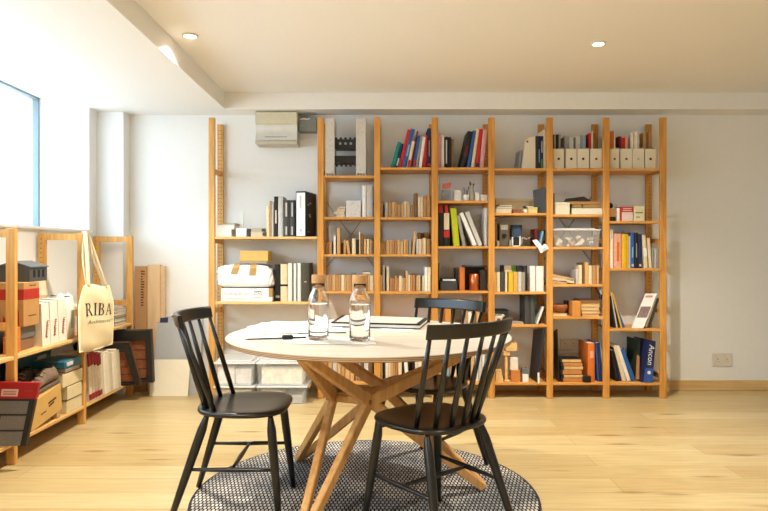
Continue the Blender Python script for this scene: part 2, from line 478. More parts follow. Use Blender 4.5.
# ------------------------------------------------------------------ table
TC = Vector((-.055, 3.09, 0)); TR = .697; TT = .772
PLY = None
def ply_mat():
    m, nt, b = newmat('plywood_edge')
    N = nt.nodes.new; L = nt.links.new
    tc = N('ShaderNodeTexCoord'); sp = N('ShaderNodeSeparateXYZ'); L(tc.outputs['Object'], sp.inputs[0])
    mm = N('ShaderNodeMath'); mm.operation = 'MULTIPLY'; mm.inputs[1].default_value = 950; L(sp.outputs['Z'], mm.inputs[0])
    sn = N('ShaderNodeMath'); sn.operation = 'SINE'; L(mm.outputs[0], sn.inputs[0])
    r = N('ShaderNodeValToRGB'); r.color_ramp.elements[0].color = lin((140, 108, 78)); r.color_ramp.elements[1].color = lin((204, 174, 138))
    L(sn.outputs[0], r.inputs['Fac']); L(r.outputs['Color'], b.inputs['Base Color']); b.inputs['Roughness'].default_value = .5
    return m
table = thing('dining_table', 'round pale-topped table on angular crossing oak legs', 'table', (TC.x, TC.y, RZ))
tp = MB()
z0, z1 = TT-.021, TT
def ring(r, z, n=96): return [(TC.x + r*cos(2*pi*i/n), TC.y + r*sin(2*pi*i/n), z) for i in range(n)]
def disc(mb, prof, mi_side, mi_top):
    n = 96; vs = []
    for r, z in prof: vs += ring(r, z, n)
    fs = []
    for k in range(len(prof)-1):
        for i in range(n):
            j = (i+1) % n; fs.append((k*n+i, k*n+j, (k+1)*n+j, (k+1)*n+i))
    mb.add(vs, fs, mi_side); o = len(mb.v) - len(vs)
    mb.f.append([o+i for i in range(n)][::-1]); mb.mi.append(mi_side); mb.sm.append(False)
    k = len(prof)-1
    mb.f.append([o+k*n+i for i in range(n)]); mb.mi.append(mi_top); mb.sm.append(False)
disc(tp, [(TR-.004, z0), (TR, z0+.003), (TR, z1-.002), (TR-.002, z1)], 0, 1)
tp.build('tabletop', [ply_mat(), wood((216, 205, 190), (230, 221, 208), 'X', .32, 5, knots=False)], table)
FA, FB, FC = Vector((-.319, 2.567, RZ)), Vector((-.45, 3.484, RZ)), Vector((.5085, 3.061, RZ))
K1, K2, K3 = Vector((-.228, 3.04, .467)), Vector((-.05, 2.92, .478)), Vector((.02, 3.24, .467))
ctr = Vector((-.06, 3.07, z0))
TA, TB, TCc = Vector((-.305, 2.54, z0)), Vector((-.47, 3.51, z0)), Vector((.54, 3.06, z0))
def limb(name, p0, p1, w, h):
    m = MB(); d = (p1-p0).normalized()
    m.bar(p0 - d*0.0, p1 + d*.012, w, h, (0, 0, 1), 0, .005)
    if name == 'leg':         # cut flat at the floor
        for v in m.v: v.z = max(v.z, RZ)
    else:
        for v in m.v: v.z = min(v.z, z0)
    return m.build(name, OAK_T, table)
def spread(foot, knee, s):      # feet of one V stand side by side
    c = Vector((TC.x, TC.y, 0)); r = Vector((foot.x-ctr.x, foot.y-ctr.y, 0)).normalized(); t = Vector((-r.y, r.x, 0))
    return foot + t*s
for foot, ks in ((FA, (K1, K2)), (FB, (K3, K1)), (FC, (K2, K3))):
    for k, s in zip(ks, (-.014, .014)):
        limb('leg', spread(foot, k, s), k, .034, .052)
for top, ks in ((TA, (K1, K2)), (TB, (K3, K1)), (TCc, (K2, K3))):
    for k, s in zip(ks, (-.016, .016)):
        limb('support_arm', k, spread(top, k, s), .034, .06)
for a, b_ in ((K1, K2), (K2, K3), (K3, K1)):
    limb('brace', a, b_, .03, .034)
for k in (K1, K2, K3):
    d = (k - ctr); d.z = 0; d.normalize()
    MB().rod(k - d*.035, k + d*.036, [(0, .011), (.96, .011), (1, .009)], 14).build('dowel', pm((150, 98, 50), .5, .1, 40), table)

# ------------------------------------------------------------------ chairs
def make_chair():
    c = thing('dining_chair', '', 'chair', (0, 0, 0), 'black spindle-back chairs around the table')
    # seat
    n = 48; out = []
    for i in range(n):
        a = 2*pi*i/n; ca, sa = cos(a), sin(a)
        ex = .62
        x = .222 * math.copysign(abs(ca)**ex, ca); y = .205 * math.copysign(abs(sa)**(ex+.06), sa)
        if y < 0: x *= 1 - .10*(-y/.205)
        out.append((x, y + .045))
    s = MB(); vs = []; fs = []
    def loop(sc, z): return [(x*sc, .045 + (y-.045)*sc, z) for x, y in out]
    rings = [loop(.90, .449), loop(.975, .454), loop(1.0, .463), loop(.99, .472), loop(.955, .475), loop(.80, .4735), loop(.55, .468), loop(.25, .466)]
    for r in rings: vs += r
    for k in range(len(rings)-1):
        for i in range(n):
            j = (i+1) % n; fs.append((k*n+i, k*n+j, (k+1)*n+j, (k+1)*n+i))
    s.add(vs, fs, 0, None, True)
    s.f.append(list(range(n))[::-1]); s.mi.append(0); s.sm.append(False)
    s.f.append([(len(rings)-1)*n+i for i in range(n)]); s.mi.append(0); s.sm.append(True)
    s.build('seat', BLACK_L, c, local=True)
    legprof = [(0, .010), (.02, .012), (.13, .0198), (.35, .0198), (.7, .0165), (1, .0125)]
    tops, feet = {}, {}
    for sx in (-1, 1):
        for fr in (0, 1):
            tops[sx, fr] = Vector((sx*(.165 if fr else .15), .185 if fr else -.095, .452))
            feet[sx, fr] = Vector((sx*.2175,   .232 if fr else -.24, 0))
            MB().rod(tops[sx, fr], feet[sx, fr], legprof, 14).build('leg', BLACK_L, c, local=True)
    at = lambda sx, fr, z: tops[sx, fr].lerp(feet[sx, fr], (.452 - z)/.452)
    sp = [(0, .007), (.15, .008), (.5, .0115), (.85, .008), (1, .007)]
    mids = []
    for sx in (-1, 1):
        a, b = at(sx, 0, .225), at(sx, 1, .225); mids.append((a+b)/2)
        MB().rod(a, b, sp, 12).build('side_stretcher', BLACK_L, c, local=True)
    MB().rod(mids[0], mids[1], sp, 12).build('cross_stretcher', BLACK_L, c, local=True)
    # back rail : arc swept with a rounded section
    hw, ye, ym, zb, zt, th = .232, -.178, -.252, .838, .8955, .021
    sag = ye - ym; R = (hw*hw + sag*sag) / (2*sag); yc = ym + R; amax = math.asin(hw / R)
    rail = MB(); m = 24; sec = []
    for (u, v) in ((-.5, .12), (-.38, 0), (.38, 0), (.5, .12), (.5, .88), (.38, 1), (-.38, 1), (-.5, .88)): sec.append((u*th, zb + v*(zt-zb)))
    vs = []; fs = []; q = len(sec)
    for k in range(m+1):
        a = -amax + 2*amax*k/m
        for u, z in sec:
            rr = R + u; lean = (z - zb) * -.18
            vs.append((rr*sin(a), yc - rr*cos(a) + lean, z))
    for k in range(m):
        for i in range(q):
            j = (i+1) % q; fs.append((k*q+i, (k+1)*q+i, (k+1)*q+j, k*q+j))
    fs.append(tuple(range(q))[::-1][::-1]); fs.append(tuple(m*q+i for i in range(q))[::-1])
    rail.add(vs, fs, 0, None, False)
    rail.build('back_rail', BLACK_L, c, local=True, bevel=.003)
    for k in range(7):
        t = -1 + 2*k/6
        a = amax * .93 * t
        top = Vector((R*sin(a), yc - R*cos(a), zb + .012))
        bx = .172*t; by = -.142 + .088*t*t
        MB().rod((bx, by, .468), top, [(0, .0098), (.25, .0124), (.5, .0116), (1, .0078)], 10).build('spindle', BLACK_L, c, local=True)
    return c
ch1 = make_chair()
def place(c, x, y, fx, fy, label, z=0.0):
    c.location = (x, y, z); c.rotation_euler = (0, 0, atan2(fy, fx) - pi/2); c['label'] = label
ch2 = copy_tree(ch1); ch3 = copy_tree(ch1)
place(ch1, -.662, 2.864, 1, 0.0, 'black spindle-back wooden chair left of the table, seen side-on, facing right', RZ)
place(ch2, .244, 2.59, -.61, .79, 'black spindle-back chair nearest the camera, its back hiding the right table edge', RZ)
place(ch3, .268, 3.36, -.63, -.775, 'black spindle-back chair behind the table, facing the camera, mostly hidden', RZ)

# ------------------------------------------------------------------ things on the table
def carafe(x, y, label):
    t = thing('water_carafe', label, 'bottle', (x, y, TT), 'glass carafes on the table')
    o = MB()
    outer = [(.004, .0), (.042, .0), (.047, .004), (.048, .012), (.048, .176), (.0465, .19), (.041, .207), (.033, .224), (.0295, .234), (.029, .254), (.030, .260)]
    inner = [(.0272, .260), (.0265, .234), (.0305, .222), (.0385, .205), (.044, .188), (.0455, .176), (.0455, .02), (.040, .012), (.004, .011)]
    o.lathe(outer + inner, 32, caps=False)
    n = 32
    o.f.append(list(range(n))[::-1]); o.mi.append(0); o.sm.append(False)
    k = len(outer) + len(inner) - 1
    o.f.append([k*n+i for i in range(n)]); o.mi.append(0); o.sm.append(False)
    o.build('bottle', glass('clear_glass'), t, local=True)
    w = MB(); w.lathe([(.004, .0112), (.0398, .0122), (.0453, .0202), (.0453, .165), (.0450, .168), (.004, .168)], 32); w.build('water', glass('water', ior=1.33), t, local=True)
    s = MB(); s.lathe([(.024, .238), (.0262, .258), (.0262, .2605), (.031, .261), (.032, .264), (.032, .296), (.030, .299)], 24)
    s.build('cork_stopper', pm((206, 156, 104), .8, .2, 160), t, local=True)
    return t
carafe(-.285, 2.872, 'left of the two glass carafes with cork stoppers, on the table')
carafe(-.092, 2.83, 'right of the two glass carafes with cork stoppers, on the table')
def sheet(name, pts, z, th, mat, label, cat, group=None):
    m = MB(); n = len(pts)
    vs = [(x, y, z) for x, y in pts] + [(x, y, z+th) for x, y in pts]
    fs = [tuple(range(n))[::-1], tuple(range(n, 2*n))] + [(i, (i+1) % n, (i+1) % n+n, i+n) for i in range(n)]
    m.add(vs, fs); return tag(m.build(name, mat), label, cat, group)
def TP(px, py, z=TT):           # point of the table top under a pixel
    D = (H - z) * F / (py - CY); return (PX(px, D), D)
GP = 'papers spread on the table'
sheet('paper_sheet', [TP(237, 333), TP(300, 343.5), TP(352, 330), TP(262, 322.8)], TT+.0003, .0012, PAPER, 'large white paper sheet spread under the pen and the left carafe', 'paper', GP)
sheet('paper_sheet', [TP(246, 327.5), TP(330, 333), TP(348, 325), TP(275, 321.5)], TT+.0017, .0010, pm((246, 245, 241), .8, .01, 40), 'smaller white paper lying on the large sheet at the far left table edge', 'paper', GP)
sheet('paper_sheet', [TP(378, 330.5), TP(402, 331.8), TP(424, 327.6), TP(388, 325)], TT+.0003, .0010, PAPER, 'white paper sheet lying right of the right carafe', 'paper', GP)
sheet('paper_sheet', [TP(291, 344.2), TP(376, 345.3), TP(374, 338.0), TP(308, 337)], TT+.0018, .0016, pm((228, 226, 222), .7, .02, 40), 'thin white card under both carafes along the near side', 'paper', GP)
for o in list(COL.objects):
    if o.name.startswith('water_carafe'): o.location.z = TT + .0036
# pen with a black cap
a = TP(245, 340.5); b_ = TP(306, 339.2); z = TT + .009
pen = thing('marker_pen', 'long thin black pen with a thick cap on the white paper', 'pen', (a[0], a[1], TT+.004))
MB().rod((a[0], a[1], z-.004), (b_[0], b_[1], z), [(0, .0015), (.06, .0035), (.8, .0042), (1, .0042)], 10).build('barrel', BLACK, pen)
c0 = TP(282, 339.8); c1 = TP(293, 339.3)
MB().bar((c0[0], c0[1], z+.002), (c1[0], c1[1], z+.002), .03, .02, mi=0, ch=.005).build('cap', BLACK, pen)
a = TP(258, 335.2); b_ = TP(346, 333.6)
pn = thing('pencil', 'slim grey and white pencil lying beyond the black pen', 'pencil', (a[0], a[1], TT+.0045))
MB().rod((a[0], a[1], TT+.0055), Vector((a[0], a[1], TT+.0055)).lerp(Vector((b_[0], b_[1], TT+.0055)), .45), [(0, .001), (.1, .0032), (1, .0032)], 8).build('barrel', pm((214, 210, 202), .5, .03, 40), pn)
MB().rod(Vector((a[0], a[1], TT+.0055)).lerp(Vector((b_[0], b_[1], TT+.0055)), .45), (b_[0], b_[1], TT+.0055), [(0, .0032), (1, .0032)], 8).build('dark_end', DGREY, pn)
# slim portfolio folder
P = [TP(331, 327.2), TP(420, 329.6), TP(428, 322.6), TP(343, 319.6)]
fo = thing('ring_folder', 'slim black-edged folder with pale cover lying at the far table edge', 'folder', (P[0][0], P[0][1], TT))
def quad(mb, pts, z0, z1, mi=0, inset=0):
    c = Vector((sum(p[0] for p in pts)/4, sum(p[1] for p in pts)/4, 0))
    q = [c + (Vector((p[0], p[1], 0)) - c)*(1-inset) for p in pts]
    vs = [(v.x, v.y, z0) for v in q] + [(v.x, v.y, z1) for v in q]
    mb.add(vs, [(3,2,1,0),(4,5,6,7)] + [(i, (i+1)%4, (i+1)%4+4, i+4) for i in range(4)], mi)
m = MB(); quad(m, P, TT+.0008, TT+.006); m.build('back_cover', BLACK, fo)
m = MB(); quad(m, P, TT+.006, TT+.021, inset=.02); m.build('pages', PAPER, fo)
m = MB(); quad(m, P, TT+.021, TT+.028); quad(m, P, TT+.028, TT+.029, 1, .09); m.build('front_cover', [BLACK, pm((214, 208, 198), .35, .03, 30)], fo)
# ------------------------------------------------------------------ tall pine shelving along the back wall
DF = 4.99
PL = [208.4, 317.4, 374.1, 431.8, 488.6, 546.9, 603.5, 660.4]       # left edges of the posts
PW = .0505
TOPZ = 2.2635
shelving = thing('bookcase', 'tall open pine bookcase of seven bays filling the back wall', 'bookcase', (0, 5.14, 0))
HOLE = pm((70, 44, 22), .8, .1, 50)
for i, px in enumerate(PL):
    x = PX(px, DF)
    m = MB()
    m.box(x, x+PW, DF, DF+.03, 0, TOPZ, 0, None, .003)
    m.box(x, x+PW, 5.258, 5.284, 0, TOPZ, 0, None, .003)
    for z in (.17, .70, 1.27, 1.84): m.box(x+.012, x+.038, DF+.028, 5.26, z-.018, z+.018)
    for z in [0.13 + .032*k for k in range(66)]:
        for hx in ((.014, .036) if i == 0 else (.025,)):
            vs = [(x+hx+.0042*cos(a), 5.2576, z+.0042*sin(a)) for a in [2*pi*q/6 for q in range(6)]]
            m.add(vs, [(0, 1, 2, 3, 4, 5)], 1)
        if i > 0:
            vs = [(x-.0004, 5.271+.0042*cos(a), z+.0042*sin(a)) for a in [2*pi*q/6 for q in range(6)]]
            m.add(vs, [(0, 1, 2, 3, 4, 5)], 1)
        if i < 7:
            vs = [(x+PW+.0004, DF+.016+.0042*cos(a), z+.0042*sin(a)) for a in [2*pi*q/6 for q in range(6)]]
            m.add(vs, [(0, 1, 2, 3, 4, 5)], 1)
    m.build('side_frame', [PINE_LIT_Z if i == 0 else PINE_Z, HOLE], shelving)
SHELF = {0: [236.6, 302.0], 1: [175.4, 217.0, 254.3, 291.3, 335.0, 382.5], 2: [167.3, 217.2, 254.3, 291.6, 335.0, 382.5],
         3: [167.3, 200.6, 246.2, 291.0, 332.0, 382.5], 4: [168.3, 213.0, 246.4, 292.0, 324.8, 382.8],
         5: [168.3, 214.4, 247.0, 284.4, 316.8, 382.8], 6: [168.5, 221.0, 268.4, 328.8, 383.0]}
ZB = {}
for b, ys in SHELF.items():
    x0 = PX(PL[b], DF) + PW + .0008; x1 = PX(PL[b+1], DF) - .0008
    for k, y in enumerate(ys):
        zt = PZ(y, DF+.002); ZB[b, k] = zt
        MB().box(x0, x1, DF+.002, 5.284, zt-.0195, zt, 0, None, .002).build('shelf', PINE_LIT_X if b == 0 else PINE_X, shelving)
for b, yc in ((1, 235), (5, 229)):
    xa = PX(PL[b], DF) + PW; xb = PX(PL[b+1], DF); zc = PZ(yc, 5.29); xm = (xa+xb)/2
    m = MB(); st = pm((120, 120, 118), .4, .05, 30, metal=.6)
    for s in (-1, 1): m.bar((xa-.02, 5.291, zc-s*.30), (xb+.02, 5.291, zc+s*.30), .004, .006, (0, 1, 0), 0, 0)
    m.rod((xm, 5.294, zc), (xm, 5.284, zc), [(0, .016), (1, .016)], 14, 1)
    m.build('cross_brace', [st, pm((214, 210, 200), .5, .03, 30)], shelving)

BAY = ['wide left bay', 'first narrow bay', 'second narrow bay', 'third narrow bay', 'fourth narrow bay', 'fifth narrow bay', 'rightmost bay']
ORD = ['first', 'second', 'third', 'fourth', 'fifth', 'sixth', 'seventh', 'eighth', 'ninth', 'tenth', 'eleventh', 'twelfth',
       'thirteenth', 'fourteenth', 'fifteenth', 'sixteenth', 'seventeenth', 'eighteenth', 'nineteenth', 'twentieth', 'twenty-first', 'twenty-second', 'twenty-third']
def shname(b, k):
    n = len(SHELF[b])
    if k == 0: return 'top shelf'
    if k == n-1 and b != 0: return 'bottom shelf'
    return ORD[k] + ' shelf down'
C = {'tan': (208, 168, 114), 'brown': (186, 140, 90), 'cream': (226, 208, 172), 'dbrown': (126, 92, 60), 'white': (236, 233, 226), 'black': (28, 27, 27),
     'dgrey': (66, 66, 66), 'grey': (150, 147, 142), 'lgrey': (196, 194, 190), 'red': (190, 40, 36), 'blue': (44, 92, 164), 'navy': (32, 42, 84), 'teal': (30, 132, 124),
     'pink': (214, 160, 160), 'orange': (212, 112, 40), 'yellow': (222, 178, 36), 'lime': (186, 192, 20), 'maroon': (104, 26, 34), 'green': (96, 152, 52), 'salmon': (226, 166, 138),
     'cyan': (120, 170, 200), 'olive': (74, 70, 58), 'rust': (182, 122, 74)}
WORD = {'dbrown': 'dark brown', 'dgrey': 'dark grey', 'lgrey': 'light grey', 'cyan': 'pale blue', 'salmon': 'salmon pink', 'lime': 'lime green'}
def book_mesh(t, L, dep, col, outward='spine', cover_th=None):
    c = cover_th or min(.0025, t*.18)
    cov = MB(); pg = MB()
    if outward == 'spine':
        cov.box(-t/2, -t/2+c, 0, dep, 0, L); cov.box(t/2-c, t/2, 0, dep, 0, L)
        # rounded spine
        n = 6; vs = []; fs = []
        for z in (0, L):
            for q in range(n+1):
                a = -pi/2 + pi*q/n; vs.append((t/2*sin(a), -t*.16*cos(a), z))
            for q in range(n+1):
                vs.append((-t/2 + t*q/n, c, z))
        m = 2*(n+1)
        for q in range(n): fs.append((q, q+1, m+q+1, m+q))
        fs.append(tuple(range(n, -1, -1)) + tuple(range(n+1, 2*n+2)))
        fs.append(tuple(m+q for q in range(n+1)) + tuple(m+q for q in range(2*n+1, n, -1)))
        cov.add(vs, fs, 0)
        pg.box(-t/2+c, t/2-c, c, dep-.004, .003, L-.003)
    else:
        cov.box(-t/2, -t/2+c, 0, dep, 0, L); cov.box(t/2-c, t/2, 0, dep, 0, L); cov.box(-t/2+c, t/2-c, dep-c, dep, 0, L)
        pg.box(-t/2+c, t/2-c, .003, dep-c, .002, L-.002)
    return cov, pg
def put_book(x0, x1, yt, zb, col, label, group, lean=0, dep=.15, D=5.055, bands=(), kind='book', outward='spine', cat='book', yaw=0, pages=None):
    X0, X1 = PX(x0, D), PX(x1, D); h = PZ(yt, D) - zb; dx = lean * D / F
    th = atan2(dx, h)
    t = (X1-X0)*cos(th) - .0006; L = (h - t*abs(sin(th)))/cos(th)
    cov, pg = book_mesh(t, L, dep, col, outward)
    rgb = C[col] if isinstance(col, str) else col
    o = cov.build(kind, pm(rgb, .6, .09, 40), local=True)
    p = pg.build('pages', pages or PAGES, o, local=True)
    for bd in bands:
        za, zc, bc = bd[:3]; wf = bd[3] if len(bd) > 3 else .8
        f = MB(); f.box(-t/2*wf, t/2*wf, -t*.16-.0008, 0 if outward == 'spine' else .003, za*L, zc*L)
        f.build('spine_label', pm(C[bc], .6, .05, 30), o, local=True)
    if th > 0: lx = X1 - t/2*cos(th)
    elif th < 0: lx = X0 + t/2*cos(th)
    else: lx = (X0+X1)/2
    lz = zb + t/2*abs(sin(th)) + .0004
    o.location = (lx, D, lz); o.rotation_euler = (0, th, yaw)
    tag(o, label, cat, group)
    return o
def row(b, k, ents, base='book', start=0):
    """ents: (x0, x1, ytop, colour, options) front row, left to right"""
    n = start
    for e in ents:
        x0, x1, yt, col = e[:4]; op = dict(e[4]) if len(e) > 4 else {}
        desc = op.pop('desc', None); lab = op.pop('label', None)
        w = WORD.get(col, col) if isinstance(col, str) else 'dark'
        if lab is None:
            d = desc or (w + ' book')
            lab = '%s, %s from left, %s, %s' % (d, ORD[n], shname(b, k), BAY[b])
        n += 1
        grp = op.pop('group', 'books on the %s of the %s' % (shname(b, k), BAY[b]))
        rnd = random.uniform(-.004, .006)
        op.setdefault('D', 5.055 + rnd)
        put_book(x0, x1, yt, ZB[b, k], col, lab, grp, **op)
def box_thing(name, label, cat, x0, x1, y0, y1, D, dep, mats, parts=(), group=None, zb=None, ch=.003, yaw=0):
    """a carton: px extents on its front face at depth D. parts: (part name, px x0,x1,y0,y1, material, thickness, material)"""
    X0, X1 = PX(x0, D), PX(x1, D); zt = PZ(y0, D); zb = PZ(y1, D) if zb is None else zb
    m = MB(); m.box(X0, X1, D, D+dep, zb+.0004, zt, 0, None, ch)
    o = m.build(name, mats)
    o['_o'] = tuple(o.location)
    for pn, a0, a1, b0, b1, pmat, thick in parts:
        q = MB(); q.box(PX(a0, D), PX(a1, D), D-thick, D, PZ(b1, D), PZ(b0, D)); q.build(pn, pmat, o)
    tag(o, label, cat, group)
    return o
def lidded(name, label, cat, x0, x1, y0, y1, D, dep, mat, lidmat=None, lid=.25, group=None, zb=None, extra=()):
    X0, X1 = PX(x0, D), PX(x1, D); zt = PZ(y0, D); zb = PZ(y1, D) if zb is None else zb
    zl = zt - (zt-zb)*lid
    m = MB(); m.box(X0+.0015, X1-.0015, D+.0015, D+dep-.0015, zb+.0004, zl, 0, None, .002); o = m.build(name, mat); o['_o'] = tuple(o.location)
    m = MB(); m.box(X0, X1, D, D+dep, zl, zt, 0, None, .002); m.build('lid', lidmat or mat, o)
    for pn, a0, a1, b0, b1, pmat, thick in extra:
        q = MB(); q.box(PX(a0, D), PX(a1, D), D-thick, D+.002, PZ(b1, D), PZ(b0, D)); q.build(pn, pmat, o)
    return tag(o, label, cat, group)
def flat_book(label, x0, x1, y0, y1, col, D=5.05, dep=.16, group=None, zb=None, cat='book', name='book', yaw=0, pagecol=None):
    X0, X1 = PX(x0, D), PX(x1, D); zt = PZ(y0, D); zb = PZ(y1, D) if zb is None else zb
    t = zt - zb; c = min(.003, t*.2)
    m = MB(); m.box(X0, X1, D, D+dep, zb+.0003, zb+c); m.box(X0, X1, D, D+dep, zt-c, zt); m.box(X0, X0+c, D, D+dep, zb+c, zt-c)
    o = m.build(name, pm(C[col] if isinstance(col, str) else col, .6, .1, 40)); o['_o'] = tuple(o.location)
    q = MB(); q.box(X0+c, X1-.003, D+.003, D+dep-.003, zb+c, zt-c); q.build('pages', pm(pagecol, .8, .08, 90) if pagecol else PAGES, o)
    return tag(o, label, cat, group)

# ================= wide left bay
z = ZB[0, 0]
G = 'stacked white boxes on the wide left bay'
lidded('storage_carton', 'white card box at the left end of the wide bay, bottom of its stack', 'box', 215.8, 231.5, 229.3, 236, 5.05, .18, WHITE_P, zb=z, lid=.3, group=G)
b_ = lidded('storage_carton', 'flat white card box lying on another at the wide bay left end', 'box', 216.8, 234.5, 224.9, 229.2, 5.05, .18, pm((232, 231, 228), .7, .02, 40), zb=PZ(229.3, 5.05), lid=.4, group=G)
flat_book('thin dark grey book on top of the white box stack', 221, 235.4, 223.2, 224.9, 'dgrey', 5.05, .17, zb=PZ(224.9, 5.05))
lidded('small_box', 'low white box standing behind the cards on the wide bay top shelf', 'box', 235.8, 246.6, 228, 236, 5.06, .1, pm((240, 239, 235), .6, .02, 40), zb=z)
m = MB(); m.box(PX(239.8, 5.20), PX(243.4, 5.20), 5.20, 5.215, z, PZ(210.5, 5.20), 0, None, .002)
o = m.build('white_tube', WHITE_P); tag(o, 'slim upright white strip standing behind low white box', 'strip')
lidded('small_box', 'tiny dark grey box beside the small tan pair on wide bay', 'box', 247.2, 250.0, 228.8, 234.5, 5.06, .05, DGREY, zb=z, lid=.4)
lidded('small_box', 'lower of two small tan boxes stacked on the wide bay top shelf', 'box', 250.6, 265.0, 232, 236, 5.04, .12, pm((204, 190, 164), .7, .05, 40), zb=z, lid=.4, extra=[('dark_end', 262.5, 265.0, 232.4, 235.8, DGREY, .001)])
lidded('small_box', 'upper grey-tan box of the small stacked pair on the wide bay', 'box', 251.4, 264, 228.2, 231.9, 5.04, .11, pm((176, 168, 148), .7, .05, 40), zb=PZ(232, 5.04), lid=.4, extra=[('dark_end', 261.6, 264.0, 228.6, 231.6, DGREY, .001)])
row(0, 0, [(266.6, 269.4, 206, 'cream'), (269.5, 271.3, 201, 'brown'), (271.4, 273.7, 202, 'lgrey'),
           (274, 277.9, 196.6, 'black', {'bands': [(.33, .66, 'lgrey', .4)], 'dep': .2, 'desc': 'black spine with grey title'}),
           (278, 283.3, 196.6, 'lgrey', {'dep': .2}),
           (283.4, 289.5, 200.2, 'dgrey', {'bands': [(.55, .93, 'lgrey', .28), (.05, .28, 'lgrey', .28)], 'dep': .2, 'desc': 'dark grey spine, two pale strips'}),
           (289.6, 295, 200.2, 'dgrey', {'bands': [(.55, .93, 'lgrey', .28), (.05, .28, 'lgrey', .28)], 'dep': .2, 'desc': 'second dark grey spine, pale strips'})])
# the big lever arch file, turned a little
D = 4.992; bw = PX(306, D) - PX(295.6, D); bh = PZ(191.2, D) - z
e = thing('lever_arch_file', 'large black lever arch file with white spine ending the wide bay top shelf', 'binder', (PX(295.6, D), D + .012, z+.0004), rz=radians(-13))
MB().box(0, bw, 0, .262, 0, bh, 0, None, .003).build('case', BLACK, e, local=True)
m = MB(); m.box(.006, bw-.004, -.0012, .001, .006, bh-.012); m.build('spine_label', pm((232, 232, 234), .55, .03, 30), e, local=True)
m = MB(); m.lathe([(.0125, 0), (.0125, .002)], 16, 0, Matrix.Translation((bw/2, -.0012, .05)) @ Matrix.Rotation(pi/2, 4, 'X'))
m.box(.034, .048, -.0018, -.0012, bh*.62, bh*.9)
m.build('print', pm((190, 192, 196), .6, .03, 30), e, local=True)
m = MB()
for (zc, w_, yy) in ((bh*.74, .04, .09), (bh*.7, .03, .05), (bh*.48, .05, .07), (bh*.44, .04, .085), (bh*.1, .02, .06)):
    m.box(bw, bw+.0008, yy, yy+w_, zc, zc+.008)
m.build('chalk_marks', pm((210, 208, 204), .7, .04, 30), e, local=True)

# second shelf
z = ZB[0, 1]; D = 5.0
box = thing('paper_carton', 'white printed paper carton with tape on the wide bay lower shelf', 'box', (PX(247, D), D+.13, z))
X0, X1 = PX(220.9, D), PX(272.4, D); zt = PZ(288.6, D)
MB().box(X0, X1, D, D+.25, z+.0004, zt, 0, None, .004).build('carton', pm((240, 239, 236), .6, .015, 40), box)
m = MB(); m.box(PX(268.6, D), X1+.0006, D-.0008, D+.05, PZ(297, D), zt+.0006); m.build('tape', pm((178, 142, 84), .5, .06, 30), box)
m = MB(); text_on(m, 'Conqueror', (PX(236.5, D), D-.0008, PZ(293.6, D)), (1, 0, 0), (0, 0, 1), .036, 0, 0, 1.18)
m.box(PX(225.5, D), PX(247, D), D-.0009, D-.0003, PZ(299, D), PZ(298.5, D)); m.build('lettering', pm((150, 150, 156), .6, .03, 30), box)
m = MB(); text_on(m, 'CXL', (PX(258, D), D-.0008, PZ(293.8, D)), (1, 0, 0), (0, 0, 1), .03, 0, .3, 1.25)
m.box(PX(254, D), PX(261.5, D), D-.0009, D-.0003, PZ(292, D), PZ(291.3, D)); m.box(PX(254, D), PX(261.5, D), D-.0009, D-.0003, PZ(298.0, D), PZ(297.6, D))
m.build('logo', BLACK, box)
# wrapped parcel on top
zp0 = zt + .0006; zp1 = PZ(263.6, D); Xa, Xb = PX(216.5, D), PX(274, D)
par = thing('wrapped_parcel', 'bulging white paper parcel with tan tape lying on printed carton', 'parcel', ((Xa+Xb)/2, D+.13, zp0))
rr = random.Random(3); nz = {}
def crump(u, v):      # spherical-box surface with crumples
    a = 2*pi*u; zf = v
    ca, sa = cos(a), sin(a); ex = .2
    prof = max(0.02, (1 - abs(2*zf-1)**9))**.5
    w_ = (Xb-Xa)/2; d_ = .132
    k = .03*sin(5*a+7*zf) + .028*sin(11*a-13*zf) + .022*sin(19*a+23*zf)
    x = (Xa+Xb)/2 + w_*(prof*.97+k*.6)*math.copysign(abs(ca)**ex, ca) - .015*(zf)
    y = D + .132 + d_*(prof*.97+k*.3)*math.copysign(abs(sa)**ex, sa)
    zz = zp0 + (zp1-zp0)*zf - (.024*(abs(ca)**3)*zf) - (.006*(1+sin(9*a)))*zf*abs(ca)
    return (x, y, zz)
m = MB(); m.grid(crump, 96, 20)
m.f.append([i for i in range(96)][::-1]); m.mi.append(0); m.sm.append(False)
m.f.append([20*97+i for i in range(96)]); m.mi.append(0); m.sm.append(False)
m.build('wrapping', pm((240, 239, 236), .75, .02, 30), par)
tapem = pm((182, 146, 92), .45, .05, 30)
for (p0, p1) in (((237, 263.8), (234, 274)), ((253.3, 263.8), (252.3, 275.4))):
    m = MB()
    for q in range(5):
        f0, f1 = q/5, (q+1)/5
        ax = PX(p0[0]+(p1[0]-p0[0])*f0, D); bx_ = PX(p0[0]+(p1[0]-p0[0])*f1, D)
        za, zb_ = PZ(p0[1]+(p1[1]-p0[1])*f0, D), PZ(p0[1]+(p1[1]-p0[1])*f1, D)
        y0 = D - .002 + .035*max(0, 1-f0*3); y1 = D - .002 + .035*max(0, 1-f1*3)
        m.add([(ax-.026, y0, za), (ax+.026, y0, za), (bx_+.026, y1, zb_), (bx_-.026, y1, zb_)], [(3, 2, 1, 0)])
    m.box(PX(p0[0], D)-.026, PX(p0[0], D)+.026, D+.033, D+.2, zp1-.002, zp1+.001)
    m.build('tape', tapem, par)
flat_book('flat white pad between the parcel and the kraft box on top', 241, 267, 261.2, 263.4, 'white', 5.02, .2, zb=zp1+.0012)
lidded('kraft_box', 'kraft brown box topping the parcel in the wide left bay', 'box', 239.4, 268.2, 250.8, 261.1, 5.0, .2, pm((206, 172, 98), .7, .04, 30), zb=PZ(261.2, 5.02)+.0008, lid=.22)
